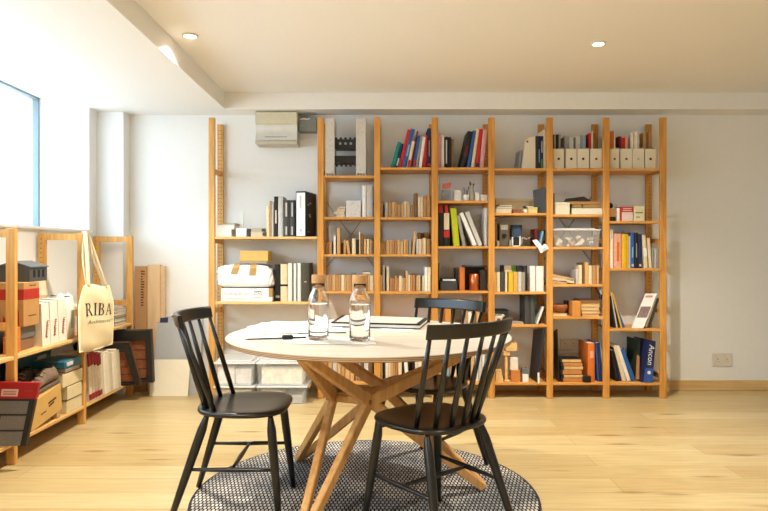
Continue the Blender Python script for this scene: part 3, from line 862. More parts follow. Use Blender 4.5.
row(0, 1, [(275.2, 280.3, 264.6, 'black', {'dep': .2, 'bands': [(.1, .16, 'grey')], 'desc': 'black ring binder', 'cat': 'binder', 'kind': 'ring_binder'}),
           (280.5, 287.8, 264.2, 'cream', {'dep': .2, 'bands': [(.41, .46, 'black', 1.0)], 'desc': 'cream binder with dark band', 'cat': 'binder', 'kind': 'ring_binder'}),
           (288, 292.4, 263.2, 'white', {'dep': .2, 'desc': 'white file'}), (292.6, 293.4, 263.6, 'black', {'dep': .19, 'desc': 'thin black file'}),
           (293.6, 296.4, 263.4, 'white', {'dep': .2, 'desc': 'white file'}), (296.6, 297.2, 264, 'black', {'dep': .19, 'desc': 'thin black file'}),
           (297.4, 301.0, 263.2, 'white', {'dep': .2, 'desc': 'white file'}),
           (301.2, 310, 263.0, 'olive', {'dep': .22, 'desc': 'wide olive grey file box', 'bands': [(.5, .52, 'lgrey', .3)], 'cat': 'binder', 'kind': 'ring_binder'})], base='binder')
# clear plastic storage boxes on the floor below
PLA = clear_plastic('clear_storage_plastic', (244, 244, 244), .22)
LIDM = clear_plastic('frosted_lid_plastic', (250, 250, 250), .7)
def plastic_box(label, x0, x1, y0, y1, D, dep, group, zb, fill, lidm=LIDM):
    X0, X1 = PX(x0, D), PX(x1, D); zt = PZ(y0, D)
    e = thing('storage_box', label, 'storage box', ((X0+X1)/2, D+dep/2, zb), group)
    t = .0035; zl = zt-.022; m = MB()
    ins = .012
    def wall(a, b):   # sloping wall between two bottom/top pairs
        pass
    bot = [(X0+ins, D+ins), (X1-ins, D+ins), (X1-ins, D+dep-ins), (X0+ins, D+dep-ins)]
    top = [(X0+.003, D+.003), (X1-.003, D+.003), (X1-.003, D+dep-.003), (X0+.003, D+dep-.003)]
    vs = [(x, y, zb+.001) for x, y in bot] + [(x, y, zl) for x, y in top]
    m.add(vs, [(3, 2, 1, 0)] + [(i, (i+1) % 4, (i+1) % 4+4, i+4) for i in range(4)])
    m.build('tub', PLA, e)
    l = MB(); l.box(X0-.004, X1+.004, D-.004, D+dep+.004, zl, zl+.012, 0, None, .004); l.box(X0+.03, X1-.03, D+.03, D+dep-.03, zl+.012, zt, 0, None, .004)
    l.build('lid', lidm, e)
    h = MB()
    for xx in (X0-.006, X1-.006): h.box(xx, xx+.012, D+dep*.35, D+dep*.65, zl-.03, zl+.016, 0, None, .003)
    h.build('clip', pm((235, 235, 233), .4, .02, 30), e)
    for (fx0, fx1, fz, fd, colr, rough) in fill:
        q = MB(); q.box(X0+ins+.006+(X1-X0-2*ins-.012)*fx0, X0+ins+.006+(X1-X0-2*ins-.012)*fx1, D+.02, D+.02+(dep-.05)*fd, zb+.003, zb+.003+(zl-zb-.01)*fz, 0, None, .003)
        q.build('contents', pm(colr, rough, .12, 30), e)
    return e
G = 'clear plastic storage boxes on the floor'
zm = PZ(385.0, 4.82)
plastic_box('clear storage box of pale papers, lower right, on the floor below the wide bay', 256.5, 307, 385.2, 403.6, 4.80, .42, G, 0, [(.03, .5, .8, .9, (236, 230, 216), .8), (.55, .95, .55, .9, (190, 190, 190), .8)])
plastic_box('clear storage box, lower left one, on the floor behind the left chair', 213.5, 254.5, 385.2, 403.6, 4.80, .42, G, 0, [(.03, .95, .85, .9, (236, 224, 194), .8)])
zm = PZ(385.2, 4.80) + .0006
plastic_box('clear storage box of cream papers stacked upper right below the table edge', 256.5, 306.6, 361.4, 385.2, 4.81, .41, G, zm, [(.05, .95, .85, .95, (242, 238, 224), .8)])
plastic_box('clear storage box of ruled white papers stacked upper left behind the left chair', 213.5, 254.5, 361.4, 385.2, 4.81, .41, G, zm, [(.03, .5, .85, .9, (240, 238, 234), .8), (.52, .96, .8, .92, (226, 224, 226), .8)])

# ================= first narrow bay
z = ZB[1, 0]; D = 4.995
CONC = pm((204, 198, 190), .95, .3, 190, bump=.5)
hm = thing('block_sculpture', 'grey stone-speckled H-shaped block model with toothed black crossbars on the top shelf', 'model', (PX(346, D), D+.08, z))
for x0, x1 in ((325.4, 334.6), (356, 366)):
    m = MB(); X0, X1 = PX(x0, D), PX(x1, D); zt = PZ(117.6, D)
    m.box(X0, X1, D, D+.2, z+.018, zt, 0, None, .004)
    w_ = (X1-X0)/7
    for q in range(4): m.box(X0+w_*(2*q), X0+w_*(2*q+1), D, D+.2, z+.0005, z+.019)
    m.build('upright', CONC, hm)
for y0, y1, up in ((138.4, 147.4, 1), (155.2, 162, 0)):
    m = MB(); X0, X1 = PX(334.6, D), PX(356, D); z0, z1 = PZ(y1, D), PZ(y0, D)
    m.box(X0, X1, D+.03, D+.17, z0, z1)
    w_ = (X1-X0)/9
    for q in range(5):
        xa = X0 + w_*(2*q)
        if up: m.box(xa, xa+w_*.9, D+.03, D+.17, z1, z1+.014)
        else: m.box(xa, xa+w_*.9, D+.03, D+.17, z0-.014, z0)
    if up:
        for q in range(3):
            m.lathe([(.011, 0), (.011, .001)], 10, 1, Matrix.Translation((X0 + (X1-X0)*(.25+.25*q), D+.03, (z0+z1)/2)) @ Matrix.Rotation(pi/2, 4, 'X'))
    m.build('crossbar', [BLACK, GREY], hm)
z = ZB[1, 1]
yy = 216.6
G = 'small tan pads in the first narrow bay'
for q, (a, b2, y0, y1, cc, lab) in enumerate([(335.5, 345.0, 214.0, 216.6, 'tan', 'bottom pad of the small tan stack below the block model'), (333.8, 344.6, 211.2, 213.8, 'cream', 'second pad up in the small tan stack below the block model'),
                                 (337, 345.4, 208.6, 211.0, 'tan', 'third pad up in the small tan stack below the block model'), (339, 345.8, 206.2, 208.4, 'brown', 'top brown pad of the small stack below the block model')]):
    flat_book(lab, a, b2, y0, y1, cc, 5.06, .1, zb=z+.0004 if q == 0 else PZ(y1+.2, 5.06)+.0002, group=G, cat='pad', name='note_pad')
sk = box_thing('sketch_box', 'white box with faint grey sketch in the first narrow bay', 'box', 346, 361, 200.6, 217, 5.05, .15, pm((224, 220, 218), .7, .03, 30), zb=z)
m = MB(); ln = random.Random(5)
for q in range(9):
    a = Vector((PX(ln.uniform(347, 360), 5.05), 5.0494, PZ(ln.uniform(203, 215), 5.05))); d = Vector((ln.uniform(-.03, .03), 0, ln.uniform(-.03, .03)))
    d.x = max(min(a.x+d.x, PX(360.6, 5.05)), PX(346.5, 5.05)) - a.x
    if d.length > .01: m.bar(a, a+d, .002, .0006, (0, 1, 0), 0, 0)
m.build('sketch', pm((150, 140, 140), .7, .05, 30), sk)
row(1, 1, [(362.3, 366.5, 185.6, 'white', {'label': 'tall white booklet left of two in the first narrow bay', 'dep': .2}), (366.6, 373, 185.4, 'lgrey', {'label': 'tall pale grey booklet beside the bay post below the block model', 'dep': .2})])
B = lambda s: {'bands': s}
def pap(seq): return seq
row(1, 2, [(323.6, 325.8, 240, 'brown'), (326, 328.7, 242, 'brown'), (328.9, 332, 241.5, 'brown'), (333.6, 335.9, 235.5, 'white'), (337, 340.3, 228, 'tan'),
           (340.6, 343.2, 243, 'dbrown', {'D': 5.1}), (343.5, 346.4, 240, 'brown'), (347.9, 350.4, 240.4, 'tan', {'lean': -2}), (352, 355.8, 238.6, 'cream'), (356, 358.6, 239.6, 'black'),
           (359, 360.4, 232, 'cream'), (360.6, 363.6, 234, 'brown', {'D': 5.09}), (364, 366.5, 239, 'tan'), (366.9, 369.4, 239, 'cream'), (369.8, 372, 239.5, 'brown'), (372.1, 373.9, 241, 'dbrown')])
row(1, 3, [(324.6, 328.7, 275, 'cream'), (328.9, 331.9, 275.3, 'brown'), (332.1, 335.7, 275, 'tan'), (335.9, 338.4, 275, 'brown'), (338.5, 341, 275.2, 'brown'), (341.3, 344.6, 275, 'cream'),
           (344.8, 346.3, 275.6, 'tan'), (346.5, 351.5, 275, 'brown'), (351.7, 355, 275.2, 'tan'), (355.2, 359, 275, 'brown'), (359.2, 363.4, 275.2, 'tan'), (363.6, 367.6, 275.6, 'brown'), (367.8, 370, 275, 'tan'), (370.2, 373.8, 275.4, 'cream')])
flat_book('brown book lying flat across the row behind the right carafe', 362.5, 370.5, 271.6, 274.6, 'brown', 5.06, .12, zb=PZ(275, 5.06)+.004)
flat_book('thin dark book lying flat across the row left of right carafe', 351, 355.5, 273.4, 274.6, 'dgrey', 5.06, .12, zb=PZ(275, 5.06)+.003)
row(1, 5, [(324, 327.5, 352, 'tan'), (327.7, 332, 350, 'tan'), (332.6, 337, 352, 'lgrey'), (337.2, 341, 351, 'tan'), (341.3, 345, 354, 'brown'), (345.2, 350, 352, 'tan'), (350.3, 354.2, 353, 'tan'),
           (355.5, 357.4, 353, 'brown', {'lean': 1.5}), (358, 360, 352, 'grey', {'lean': 1.5}), (360.6, 362.8, 352, 'dbrown', {'lean': 1.5}), (364.2, 366.1, 354, 'white'), (366.2, 368.4, 353, 'white'), (368.6, 372.8, 352, 'dbrown')])
# ================= second narrow bay
row(2, 0, [(390.2, 394.6, 141.5, 'teal', {'lean': 7.4, 'dep': .2, 'desc': 'leaning teal book'}), (395, 397.3, 143.5, 'navy', {'lean': 6.6, 'dep': .2, 'desc': 'leaning navy book', 'bands': [(.1, .4, 'lgrey')]}),
           (398, 401.6, 129.2, 'red', {'lean': 9.6, 'dep': .2, 'desc': 'tall leaning red book'}), (402, 405.8, 128.8, 'blue', {'lean': 9.2, 'dep': .2, 'desc': 'tall leaning blue book', 'bands': [(.3, .6, 'cyan', .5)]}),
           (406.3, 409.6, 141, 'cream', {'lean': 5.5, 'dep': .2, 'desc': 'leaning cream book with red base', 'bands': [(.02, .3, 'red', .7)]}), (410, 411.6, 131, 'maroon', {'lean': 7, 'dep': .2, 'desc': 'thin leaning maroon book'}),
           (412, 414.8, 135.6, 'blue', {'lean': 6, 'dep': .2, 'desc': 'leaning blue book', 'bands': [(.06, .25, 'red')]}), (415.2, 417.8, 136, 'grey', {'lean': 5.2, 'dep': .2, 'desc': 'leaning grey book'}),
           (418.6, 421.6, 136.8, 'white', {'lean': 4.2, 'dep': .2, 'desc': 'leaning white book'}), (422.2, 425.6, 135.4, 'red', {'lean': 2.4, 'dep': .2, 'desc': 'slightly leaning red book'}),
           (425.9, 427.4, 137, 'maroon', {'lean': 1.0, 'dep': .2}), (427.7, 430.9, 128.4, 'navy', {'dep': .2, 'bands': [(.05, .12, 'red', 1.0), (.3, .7, 'grey', .4)], 'desc': 'tall navy book with red foot'})])
row(2, 1, [(380.4, 382.8, 203, 'brown'), (383, 384.6, 204, 'dbrown', {'D': 5.09}), (384.9, 388, 202, 'lgrey'), (388.3, 391.8, 202.2, 'brown'), (392, 394.8, 202, 'tan'), (395, 397.2, 202.2, 'brown'), (397.5, 401, 205, 'brown'), (401.3, 404.2, 203.4, 'tan'),
           (404.4, 406.6, 201, 'cream'), (407, 410.2, 202.2, 'tan'), (410.5, 412.2, 205, 'grey'), (412.4, 414, 205.6, 'brown'), (414.4, 417.8, 193.2, 'dbrown'), (418, 420.4, 197, 'cream'), (420.6, 423.1, 197, 'cream'), (423.3, 427, 195.4, 'brown'), (427.2, 430.6, 195, 'brown')])
row(2, 2, [(380.4, 383, 243, 'brown'), (383.2, 385.6, 242.4, 'brown'), (386, 389.7, 240, 'tan'), (390, 392, 240.2, 'tan'), (392.2, 394.6, 240, 'brown'), (394.8, 397, 240.2, 'rust'), (397.3, 400.1, 240, 'tan'), (400.4, 403.2, 241, 'tan'), (403.5, 406, 239.6, 'tan'),
           (406.2, 408.5, 239.8, 'brown'), (408.9, 411.3, 240, 'grey'), (411.9, 414.5, 231.4, 'tan', {'lean': 2, 'desc': 'taller leaning tan book'}), (416.3, 419, 239, 'lgrey'), (419.2, 421, 239.2, 'cream'), (421.2, 423, 239, 'tan'), (423.2, 426.4, 238, 'cream'), (426.8, 430.4, 239, 'brown')])
row(2, 2, [(417.2, 420.4, 231.4, 'brown', {'label': 'dark tan book in the back row behind cream books, left one'}), (420.6, 424.4, 231.8, 'dbrown', {'label': 'dark brown book in the back row behind cream books, middle one'}), (424.6, 428.6, 231, 'brown', {'label': 'brown book in the back row behind cream books, right one'})]
    if False else [])
for a, b2, yt, cc, lab in ((417.4, 420.6, 232.6, 'brown', 'brown book in the back row behind cream books, left one of three'), (420.8, 424.2, 233, 'dbrown', 'dark brown book in the back row behind cream books, middle of three'), (424.4, 428.4, 232.4, 'tan', 'tan book in the back row behind cream books, right one of three')):
    put_book(a, b2, yt, ZB[2, 2], cc, lab, 'back row books in the second narrow bay', dep=.05, D=5.225)
row(2, 3, [(380.4, 382.4, 275, 'tan'), (382.8, 384.8, 265.5, 'lgrey', {'desc': 'taller grey book'}), (385, 386.3, 268, 'dbrown', {'D': 5.09}), (386.5, 389.1, 266.4, 'cream', {'desc': 'taller cream book'}), (389.8, 392, 278, 'brown'), (392.2, 394.5, 278.2, 'rust'), (394.7, 397, 276, 'brown'),
           (397.2, 398.8, 278, 'brown'), (399, 402, 276, 'cream'), (402.2, 403.8, 278, 'tan'), (404, 405.6, 278.2, 'tan'), (405.9, 408, 271, 'tan'), (408.2, 410.2, 275, 'cream'), (410.5, 412.6, 275.2, 'brown'), (412.8, 415, 275, 'rust'), (415.2, 416.2, 277, 'dbrown'), (416.4, 418, 276, 'tan'),
           (418.2, 420.4, 275, 'cream'), (420.6, 422.2, 278, 'brown', {'D': 5.08}), (422.4, 424.8, 275.6, 'cream'), (425.1, 427.4, 267.2, 'white', {'D': 5.0, 'desc': 'taller white book'}), (427.6, 430.6, 267.4, 'cream', {'D': 5.0, 'desc': 'taller cream book'})])
row(2, 5, [(380.4, 382.6, 354, 'tan'), (382.8, 384.9, 355, 'black'), (385.2, 388, 354, 'white'), (388.2, 390.6, 354.4, 'cream'), (390.8, 392.8, 354, 'tan'), (393, 395.2, 354.6, 'brown'), (395.4, 397.6, 354, 'rust'), (398, 401.8, 353, 'cream'),
           (402.2, 405, 357, 'black'), (405.4, 409, 354, 'white', {'lean': -2}), (409.4, 414.6, 352, 'black'), (415, 418, 353, 'cream'), (418.2, 421.4, 353, 'white'), (421.6, 425, 354, 'tan'), (425.2, 430, 353, 'brown')])
# ================= third narrow bay
row(3, 0, [(438.2, 441.2, 134, 'pink', {'dep': .2}), (441.4, 444.2, 135, 'white', {'dep': .2}), (444.4, 448.3, 137, 'black', {'dep': .2, 'bands': [(.15, .9, 'lgrey', .35)], 'desc': 'black book with pale title'}), (448.5, 451.3, 137.2, 'black', {'dep': .2}), (451.5, 454, 139, 'dbrown', {'dep': .2}),
           (459.6, 465.6, 131, 'black', {'lean': 8.2, 'dep': .2, 'desc': 'leaning black book with red spot', 'bands': [(.3, .6, 'maroon', .4)]}), (466.6, 470, 130.6, 'blue', {'lean': 6.2, 'dep': .2, 'desc': 'leaning bright blue book'}), (470.7, 474.2, 128.2, 'cream', {'lean': 5.2, 'dep': .2, 'desc': 'leaning cream book'}),
           (474.9, 478.6, 129, 'red', {'lean': 4.6, 'dep': .2, 'desc': 'leaning red book', 'bands': [(.03, .12, 'navy')]}), (479.4, 483.8, 129.6, 'pink', {'lean': 3.6, 'dep': .2, 'desc': 'leaning mauve pink book'})])
z = ZB[3, 1]; D = 5.06
m = MB(); m.lathe([(.006, 0), (.009, .003), (.0095, .12), (.006, .15), (.004, .19), (.002, .196)], 12, 0, Matrix.Translation((PX(439.3, D), D, z)))
o = m.build('glass_vial', pm((176, 196, 184), .15, .08, 40)); tag(o, 'slim pale green vial against the bay post, left end of knick-knack shelf', 'vial')
j = thing('display_jar', 'square clear jar with a pink card on top, knick-knack shelf', 'jar', (PX(447, D), D+.04, z))
X0, X1 = PX(442.2, D), PX(451, D); zt = PZ(189.6, D)
MB().box(X0, X1, D, D+.07, z+.0005, zt, 0, None, .003).build('jar', clear_plastic('grey_clear_jar', (170, 172, 176), .5), j)
MB().box(X0+.01, X1-.01, D+.01, D+.055, z+.003, z+.06, 0, None, .003).build('contents', pm((120, 112, 108), .7, .3, 60), j)
m = MB(); m.box(X0-.002, X1+.004, D, D+.07, zt, zt+.006); m.bar((X0+.002, D+.03, zt+.006), (X0+.012, D+.045, PZ(182.6, D)), .004, .004)
m.add([(X0+.002, D+.02, zt+.006), (X1, D+.02, zt+.012), (X1+.008, D+.035, PZ(181.8, D)), (X0+.008, D+.035, PZ(183.2, D))], [(0, 1, 2, 3), (3, 2, 1, 0)], 1)
m.build('card', [pm((200, 196, 190), .5, .05, 30), pm((224, 130, 118), .7, .15, 30)], j)
lidded('small_box', 'square white box standing right of the pink card jar', 'box', 454.2, 461.4, 190.2, 200.4, D, .06, pm((232, 228, 218), .7, .03, 40), zb=z, lid=.3)
pot = thing('brush_pot', 'small white pot holding dark and pale brushes, third narrow bay', 'pot', (PX(466.4, D), D+.03, z))
M0 = Matrix.Translation((PX(466.4, D), D+.03, z))
m = MB(); m.lathe([(.014, .0005), (.022, .01), (.028, .055), (.0255, .055), (.02, .012), (.012, .008)], 18, 0, M0); m.build('pot', WHITE_P, pot)
m = MB()
for dx, dy, h_, r_ in ((-.006, 0, .12, .004), (.01, .005, .135, .005), (.002, -.006, .1, .004)):
    p0 = M0 @ Vector((0, 0, .02)); p1 = M0 @ Vector((dx*3, dy*2, h_)); m.rod(p0, p1, [(0, .002), (.7, .0025), (.8, r_), (1, .001)], 8)
m.build('brushes', pm((96, 82, 70), .7, .25, 60), pot)
# little grey figure
fg = thing('animal_figurine', 'grey upright figurine with dark ear between white pot and small boxes', 'figurine', (PX(472.4, D), D+.03, z))
M0 = Matrix.Translation((PX(472.4, D), D+.03, z))
m = MB(); m.lathe([(.018, .0005), (.021, .01), (.021, .05), (.017, .085), (.012, .1), (.016, .112), (.016, .125), (.008, .137), (.002, .14)], 16, 0, M0); m.build('body', pm((172, 162, 148), .7, .12, 60), fg)
m = MB()
for s, h_ in ((-1, .168), (1, .15)):
    m.rod(M0 @ Vector((.008*s, 0, .13)), M0 @ Vector((.018*s, 0, h_)), [(0, .006), (.5, .009), (1, .002)], 8)
m.build('ears', pm((84, 76, 72), .7, .1, 60), fg)
lidded('small_box', 'narrow upright white box right of the grey figurine', 'box', 475.3, 479.6, 192.2, 200.4, D, .045, pm((232, 228, 218), .7, .03, 40), zb=z, lid=.35)
lidded('small_box', 'low wide white box ending the knick-knack shelf at right', 'box', 480.6, 487.4, 194.6, 200.4, D, .06, pm((236, 232, 222), .7, .03, 40), zb=z, lid=.4)
row(3, 2, [(438.2, 443.4, 204.6, 'black', {'dep': .21, 'kind': 'ring_binder', 'cat': 'binder', 'bands': [(.80, .99, 'red', .7)], 'label': 'black binder with red top label, leftmost above the black box'}),
           (443.6, 449.4, 205, 'black', {'dep': .21, 'kind': 'ring_binder', 'cat': 'binder', 'bands': [(.80, 1.0, 'red', .5), (.40, .8, 'cream', .9), (.21, .38, 'red', 1.0)], 'label': 'black binder with cream spine label and red square, third narrow bay'}),
           (453.6, 459.8, 208, 'lime', {'lean': -3.4, 'dep': .21, 'kind': 'ring_binder', 'cat': 'binder', 'label': 'lime green binder leaning left in the third narrow bay'}),
           (462.6, 466.0, 215, 'grey', {'lean': -6.2, 'dep': .2, 'desc': 'leaning grey file'}), (473.4, 477.6, 212, 'white', {'lean': -14.6, 'dep': .2, 'desc': 'steeply leaning white file'}),
           (478.4, 483.0, 211.2, 'lgrey', {'lean': -14, 'dep': .2, 'desc': 'steeply leaning pale grey file'}), (484.6, 487.6, 208, 'white', {'dep': .2, 'desc': 'upright white file'})])
z = ZB[3, 3]; D = 5.03
put_book(438.0, 439.2, 263, z, 'black', 'thin black book upright against the post above the black box', None, dep=.2, D=5.06)
t = thing('black_box', 'low black stepped box with a white slot, beside orange books', 'box', (PX(449, D), D+.08, z))
m = MB(); m.box(PX(440.2, D), PX(457.6, D), D, D+.16, z+.0005, PZ(281.2, D), 0, None, .004); m.build('body', DGREY, t)
m = MB(); m.box(PX(441.6, D), PX(456.6, D), D+.02, D+.15, PZ(281.2, D), PZ(278.4, D), 0, None, .003); m.build('top_tray', BLACK, t)
m = MB(); m.box(PX(443, D), PX(456, D), D+.0192, D+.021, PZ(280.9, D), PZ(279.3, D)); m.build('paper_slot', PAPER, t)
put_book(456.2, 459.2, 268.2, z, 'dgrey', 'dark grey book pressed against the orange book, third narrow bay', None, dep=.16, D=5.1)
put_book(459.5, 464.8, 267.6, z, (196, 106, 46), 'orange-brown upright book left of the copper tin', None, dep=.2, D=5.03)
t = thing('presentation_case', 'wide black open case behind the copper tin in third bay', 'case', (PX(476, D), D+.12, z))
m = MB(); Xa, Xb = PX(465.2, D), PX(487.2, D); zt = PZ(267.4, D)
m.box(Xa, Xb, D+.12, D+.2, z+.0005, zt, 0, None, .003); m.box(PX(480.4, D), Xb, D+.01, D+.12, z+.0005, PZ(270, D), 0, None, .003); m.build('body', pm((52, 38, 32), .5, .15, 30), t)
m = MB(); m.box(Xa, Xb, D+.03, D+.2, zt, zt+.014, 0, None, .003); m.build('lid', pm((50, 52, 52), .4, .1, 30), t)
m = MB(); xc = PX(475, D); m.lathe([(.038, .0005), (.041, .003), (.041, .135), (.038, .137), (.036, .135), (.036, .006), (.001, .006)], 28, 0, Matrix.Translation((xc, D+.045, z)))
cu = m.build('copper_tin', pm((206, 120, 78), .28, .06, 30, metal=.85)); tag(cu, 'round copper tin standing in front of the black case', 'tin')
# hidden-ish shelf behind the far chair
z = ZB[3, 4]
put_book(444.2, 451, 304, z, (208, 140, 66), 'tall tan book seen above the far chair rail, left', None, dep=.18, D=5.05)
put_book(451.4, 453.6, 308, z, 'black', 'dark thin book beside the tall tan book above far chair', None, dep=.16, D=5.06)
bw_ = MB(); bw_.lathe([(.001, 0.0005), (.022, .001), (.03, .02), (.03, .045), (.024, .058), (.016, .06), (.014, .052)], 20, 0, Matrix.Translation((PX(458.8, 5.06), 5.09, z)))
o = bw_.build('wooden_pot', pm((190, 112, 52), .5, .12, 40)); tag(o, 'small round orange wooden pot seen between far chair spindles', 'pot')
row(3, 4, [(463, 465.4, 312, 'lgrey'), (465.6, 468, 311, 'brown'), (468.2, 471.6, 312, 'white'), (472, 476, 313, 'dbrown'), (476.4, 480, 312, 'tan')])
z = ZB[3, 5]
row(3, 5, [(438.4, 441.6, 349, 'tan'), (441.8, 445, 348, 'white'), (445.2, 449.4, 346, 'cyan'), (449.6, 452.6, 348, 'brown'), (453, 457, 347, 'cream', {'lean': -2}), (459, 463, 346, 'black'), (463.6, 467.6, 345, 'black', {'lean': 2}), (471, 474.4, 347, 'tan'), (474.8, 478.4, 344, 'white'), (478.8, 482, 345, 'lgrey'), (482.4, 485.6, 346, 'white')])
# ================= fourth narrow bay
z = ZB[4, 0]; D = 5.03
def magfile(label, x0, x1, y0, z, D, dep, holecol, group, frontfrac=1.0, body=(226, 216, 194)):
    X0, X1 = PX(x0, D), PX(x1, D); zt = PZ(y0, D); h = zt - z
    e = thing('magazine_file', label, 'magazine file', ((X0+X1)/2, D+dep/2, z), group)
    m = MB(); t = .003
    m.box(X0, X1, D, D+t, z+.0005, zt); m.box(X0+t, X1-t, D+t, D+dep, z+.0005, z+t); m.box(X0+t, X1-t, D+dep-t, D+dep, z+t, z+h*1.25)
    for xx in (X0, X1-t):
        poly = [(D+t, z+.0005), (D+dep, z+.0005), (D+dep, z+h*1.25), (D+dep*.7, z+h*1.25), (D+t, zt)]
        vs = [(xx, y, zz) for y, zz in poly] + [(xx+t, y, zz) for y, zz in poly]; n = len(poly)
        m.add(vs, [tuple(range(n))[::-1], tuple(range(n, 2*n))] + [(i, (i+1) % n, (i+1) % n+n, i+n) for i in range(n)])
    m.build('case', pm(body, .7, .02, 40), e)
    r = MB(); r.lathe([(.0105, 0), (.0105, .0015)], 18, 0, Matrix.Translation(((X0+X1)/2, D, z + h*.5)) @ Matrix.Rotation(pi/2, 4, 'X'))
    r.build('finger_hole', pm(holecol, .5, .06, 30), e)
    return (X0+t, X1-t, D)
# leaning white file with finger hole, blue books, tall white booklet
t = thing('magazine_file', 'white magazine file turned sideways beside dark blue books, fourth narrow bay', 'magazine file', (PX(529, D), D, z))
X0, X1 = PX(522.6, D), PX(535.4, D); zt0, zt1 = PZ(140, D), PZ(136.2, D)
m = MB(); m.prism([(X0-.008, z+.0005), (X1, z+.0005), (X1, zt1), (X0+.045, zt1-.012), (X0+.02, zt0-.02)], D, D+.2); m.build('case', pm((222, 212, 190), .7, .02, 40), t)
m = MB(); m.lathe([(.0085, 0), (.0085, .001)], 16, 0, Matrix.Translation((PX(527.4, D), D, PZ(141.6, D))) @ Matrix.Rotation(pi/2, 4, 'X')); m.build('finger_hole', pm((90, 70, 50), .6, .1, 30), t)
put_book(518.6, 520.0, 150, z, 'grey', 'thin grey leaflet leaning against the sideways white magazine file', None, lean=2.0, dep=.18, D=5.05)
row(4, 0, [(535.7, 537.9, 136, 'dgrey', {'dep': .19}), (538.1, 540.2, 136.2, 'navy', {'dep': .19, 'bands': [(.2, .6, 'cyan', .5)]}), (540.4, 543.2, 136.2, 'navy', {'dep': .19, 'bands': [(.05, .3, 'green', .4), (.5, .85, 'lgrey', .4)]}), (543.5, 546.2, 129.4, 'cream', {'dep': .2, 'desc': 'tall cream booklet'})])
z = ZB[4, 1]
lidded('board_box', 'long low beige box at the back of the fourth bay second shelf', 'box', 495.6, 533, 198.6, 213, 5.235, .045, pm((206, 186, 146), .75, .05, 60), zb=z, lid=.2)
G = 'flat stack at the left of the fourth bay second shelf'
flat_book('thick grey bottom block of the flat stack, fourth narrow bay', 496.2, 512, 208.4, 213, 'lgrey', 5.04, .16, zb=z, group=G, cat='book')
flat_book('middle pale grey book of the flat stack, fourth narrow bay', 496.8, 512.6, 206.2, 208.3, 'grey', 5.04, .15, zb=PZ(208.4, 5.04)+.0004, group=G)
flat_book('top dark brown book of the flat stack, fourth narrow bay', 498.8, 512.6, 204.4, 206.1, 'dbrown', 5.04, .15, zb=PZ(206.2, 5.04)+.0004, group=G)
lidded('small_box', 'small brown and pink tin in the middle of the flat items', 'box', 513.2, 521.4, 209, 213, 5.02, .08, pm((150, 96, 76), .6, .12, 40), zb=z, lid=.4)
m = MB(); m.lathe([(.012, .0005), (.018, .004), (.020, .032), (.018, .032), (.015, .006), (.002, .004)], 18, 0, Matrix.Translation((PX(525.3, 5.05), 5.06, z))); o = m.build('small_cup', WHITE_P); tag(o, 'tiny white cup between the brown tin and the yellow box', 'cup')
lidded('small_box', 'low cream and yellow box with a dark flap below the grey slab', 'box', 528, 537.6, 207.2, 213, 5.03, .12, pm((226, 206, 140), .7, .08, 40), pm((214, 196, 120), .6, .08, 40), zb=z, lid=.35)
flat_book('thin dark book lying on the cream and yellow box', 525.6, 534.2, 205.5, 206.9, 'dgrey', 5.06, .1, zb=PZ(207.2, 5.03)+.0005)
sl = thing('tablet_stand', 'dark grey upright slab leaning beside the fourth bay post', 'slab', (PX(540.5, D), D, z))
m = MB(); X0, X1 = PX(535.8, D), PX(546.4, D)
m.add([(X0+.006, D+.05, z+.0005), (X1, D, z+.0005), (X1, D+.03, z+.0005), (X0+.006, D+.08, z+.0005), (X0, D+.06, PZ(189.4, D)), (X1, D+.01, PZ(187, D)), (X1, D+.04, PZ(187, D)), (X0, D+.09, PZ(189.4, D))],
      [(3, 2, 1, 0), (4, 5, 6, 7), (0, 1, 5, 4), (1, 2, 6, 5), (2, 3, 7, 6), (3, 0, 4, 7)]); m.build('slab', pm((62, 62, 62), .5, .08, 30), sl)
m = MB(); m.add([(X0+.006, D+.047, z+.003), (X0+.0085, D+.046, z+.003), (X0+.0025, D+.056, PZ(189.6, D)), (X0, D+.057, PZ(189.6, D))], [(0, 1, 2, 3)]); m.build('edge_strip', pm((120, 120, 120), .4, .05, 30), sl)
z = ZB[4, 2]; D = 5.03
put_book(495.2, 496.6, 219, z, 'dbrown', 'thin dark brown book standing left of the grey camera', None, dep=.15, D=5.05)
cm = thing('view_camera', 'old grey-brown box camera with bright top plate, fourth narrow bay', 'camera', (PX(504, D), D+.05, z))
m = MB(); m.box(PX(499.6, D), PX(508.8, D), D, D+.1, z+.0005, PZ(223.4, D), 0, None, .005); m.build('body', pm((92, 84, 68), .6, .15, 60), cm)
m = MB(); m.box(PX(500.6, D), PX(508, D), D-.004, D+.002, PZ(229.8, D), PZ(225, D), 0, None, .001); m.box(PX(501, D), PX(507.6, D), D-.006, D, PZ(226.6, D), PZ(225.8, D)); m.build('face_plate', pm((178, 170, 158), .35, .1, 60, metal=.5), cm)
m = MB(); m.lathe([(.016, 0), (.018, .012), (.012, .02), (.012, .022)], 18, 0, Matrix.Translation((PX(504.2, D), D, PZ(235.5, D))) @ Matrix.Rotation(pi/2, 4, 'X')); m.build('lens', BLACK, cm)
m = MB(); m.box(PX(496.8, D), PX(499.2, D), D-.01, D+.03, z+.0005, PZ(240.6, D), 0, None, .002); m.box(PX(509.2, D), PX(511.4, D), D-.01, D+.03, z+.0005, PZ(239.6, D), 0, None, .002); m.build('bracket', pm((150, 144, 134), .4, .1, 50), cm)
put_book(511.4, 522, 225, z, (62, 84, 108), 'blue-grey upright hardback behind the black and white gadgets', None, dep=.05, D=5.12)
gd = thing('desk_gadget', 'black box in a white U-shaped frame, front of the blue-grey hardback', 'gadget', (PX(516.6, D), D+.03, z))
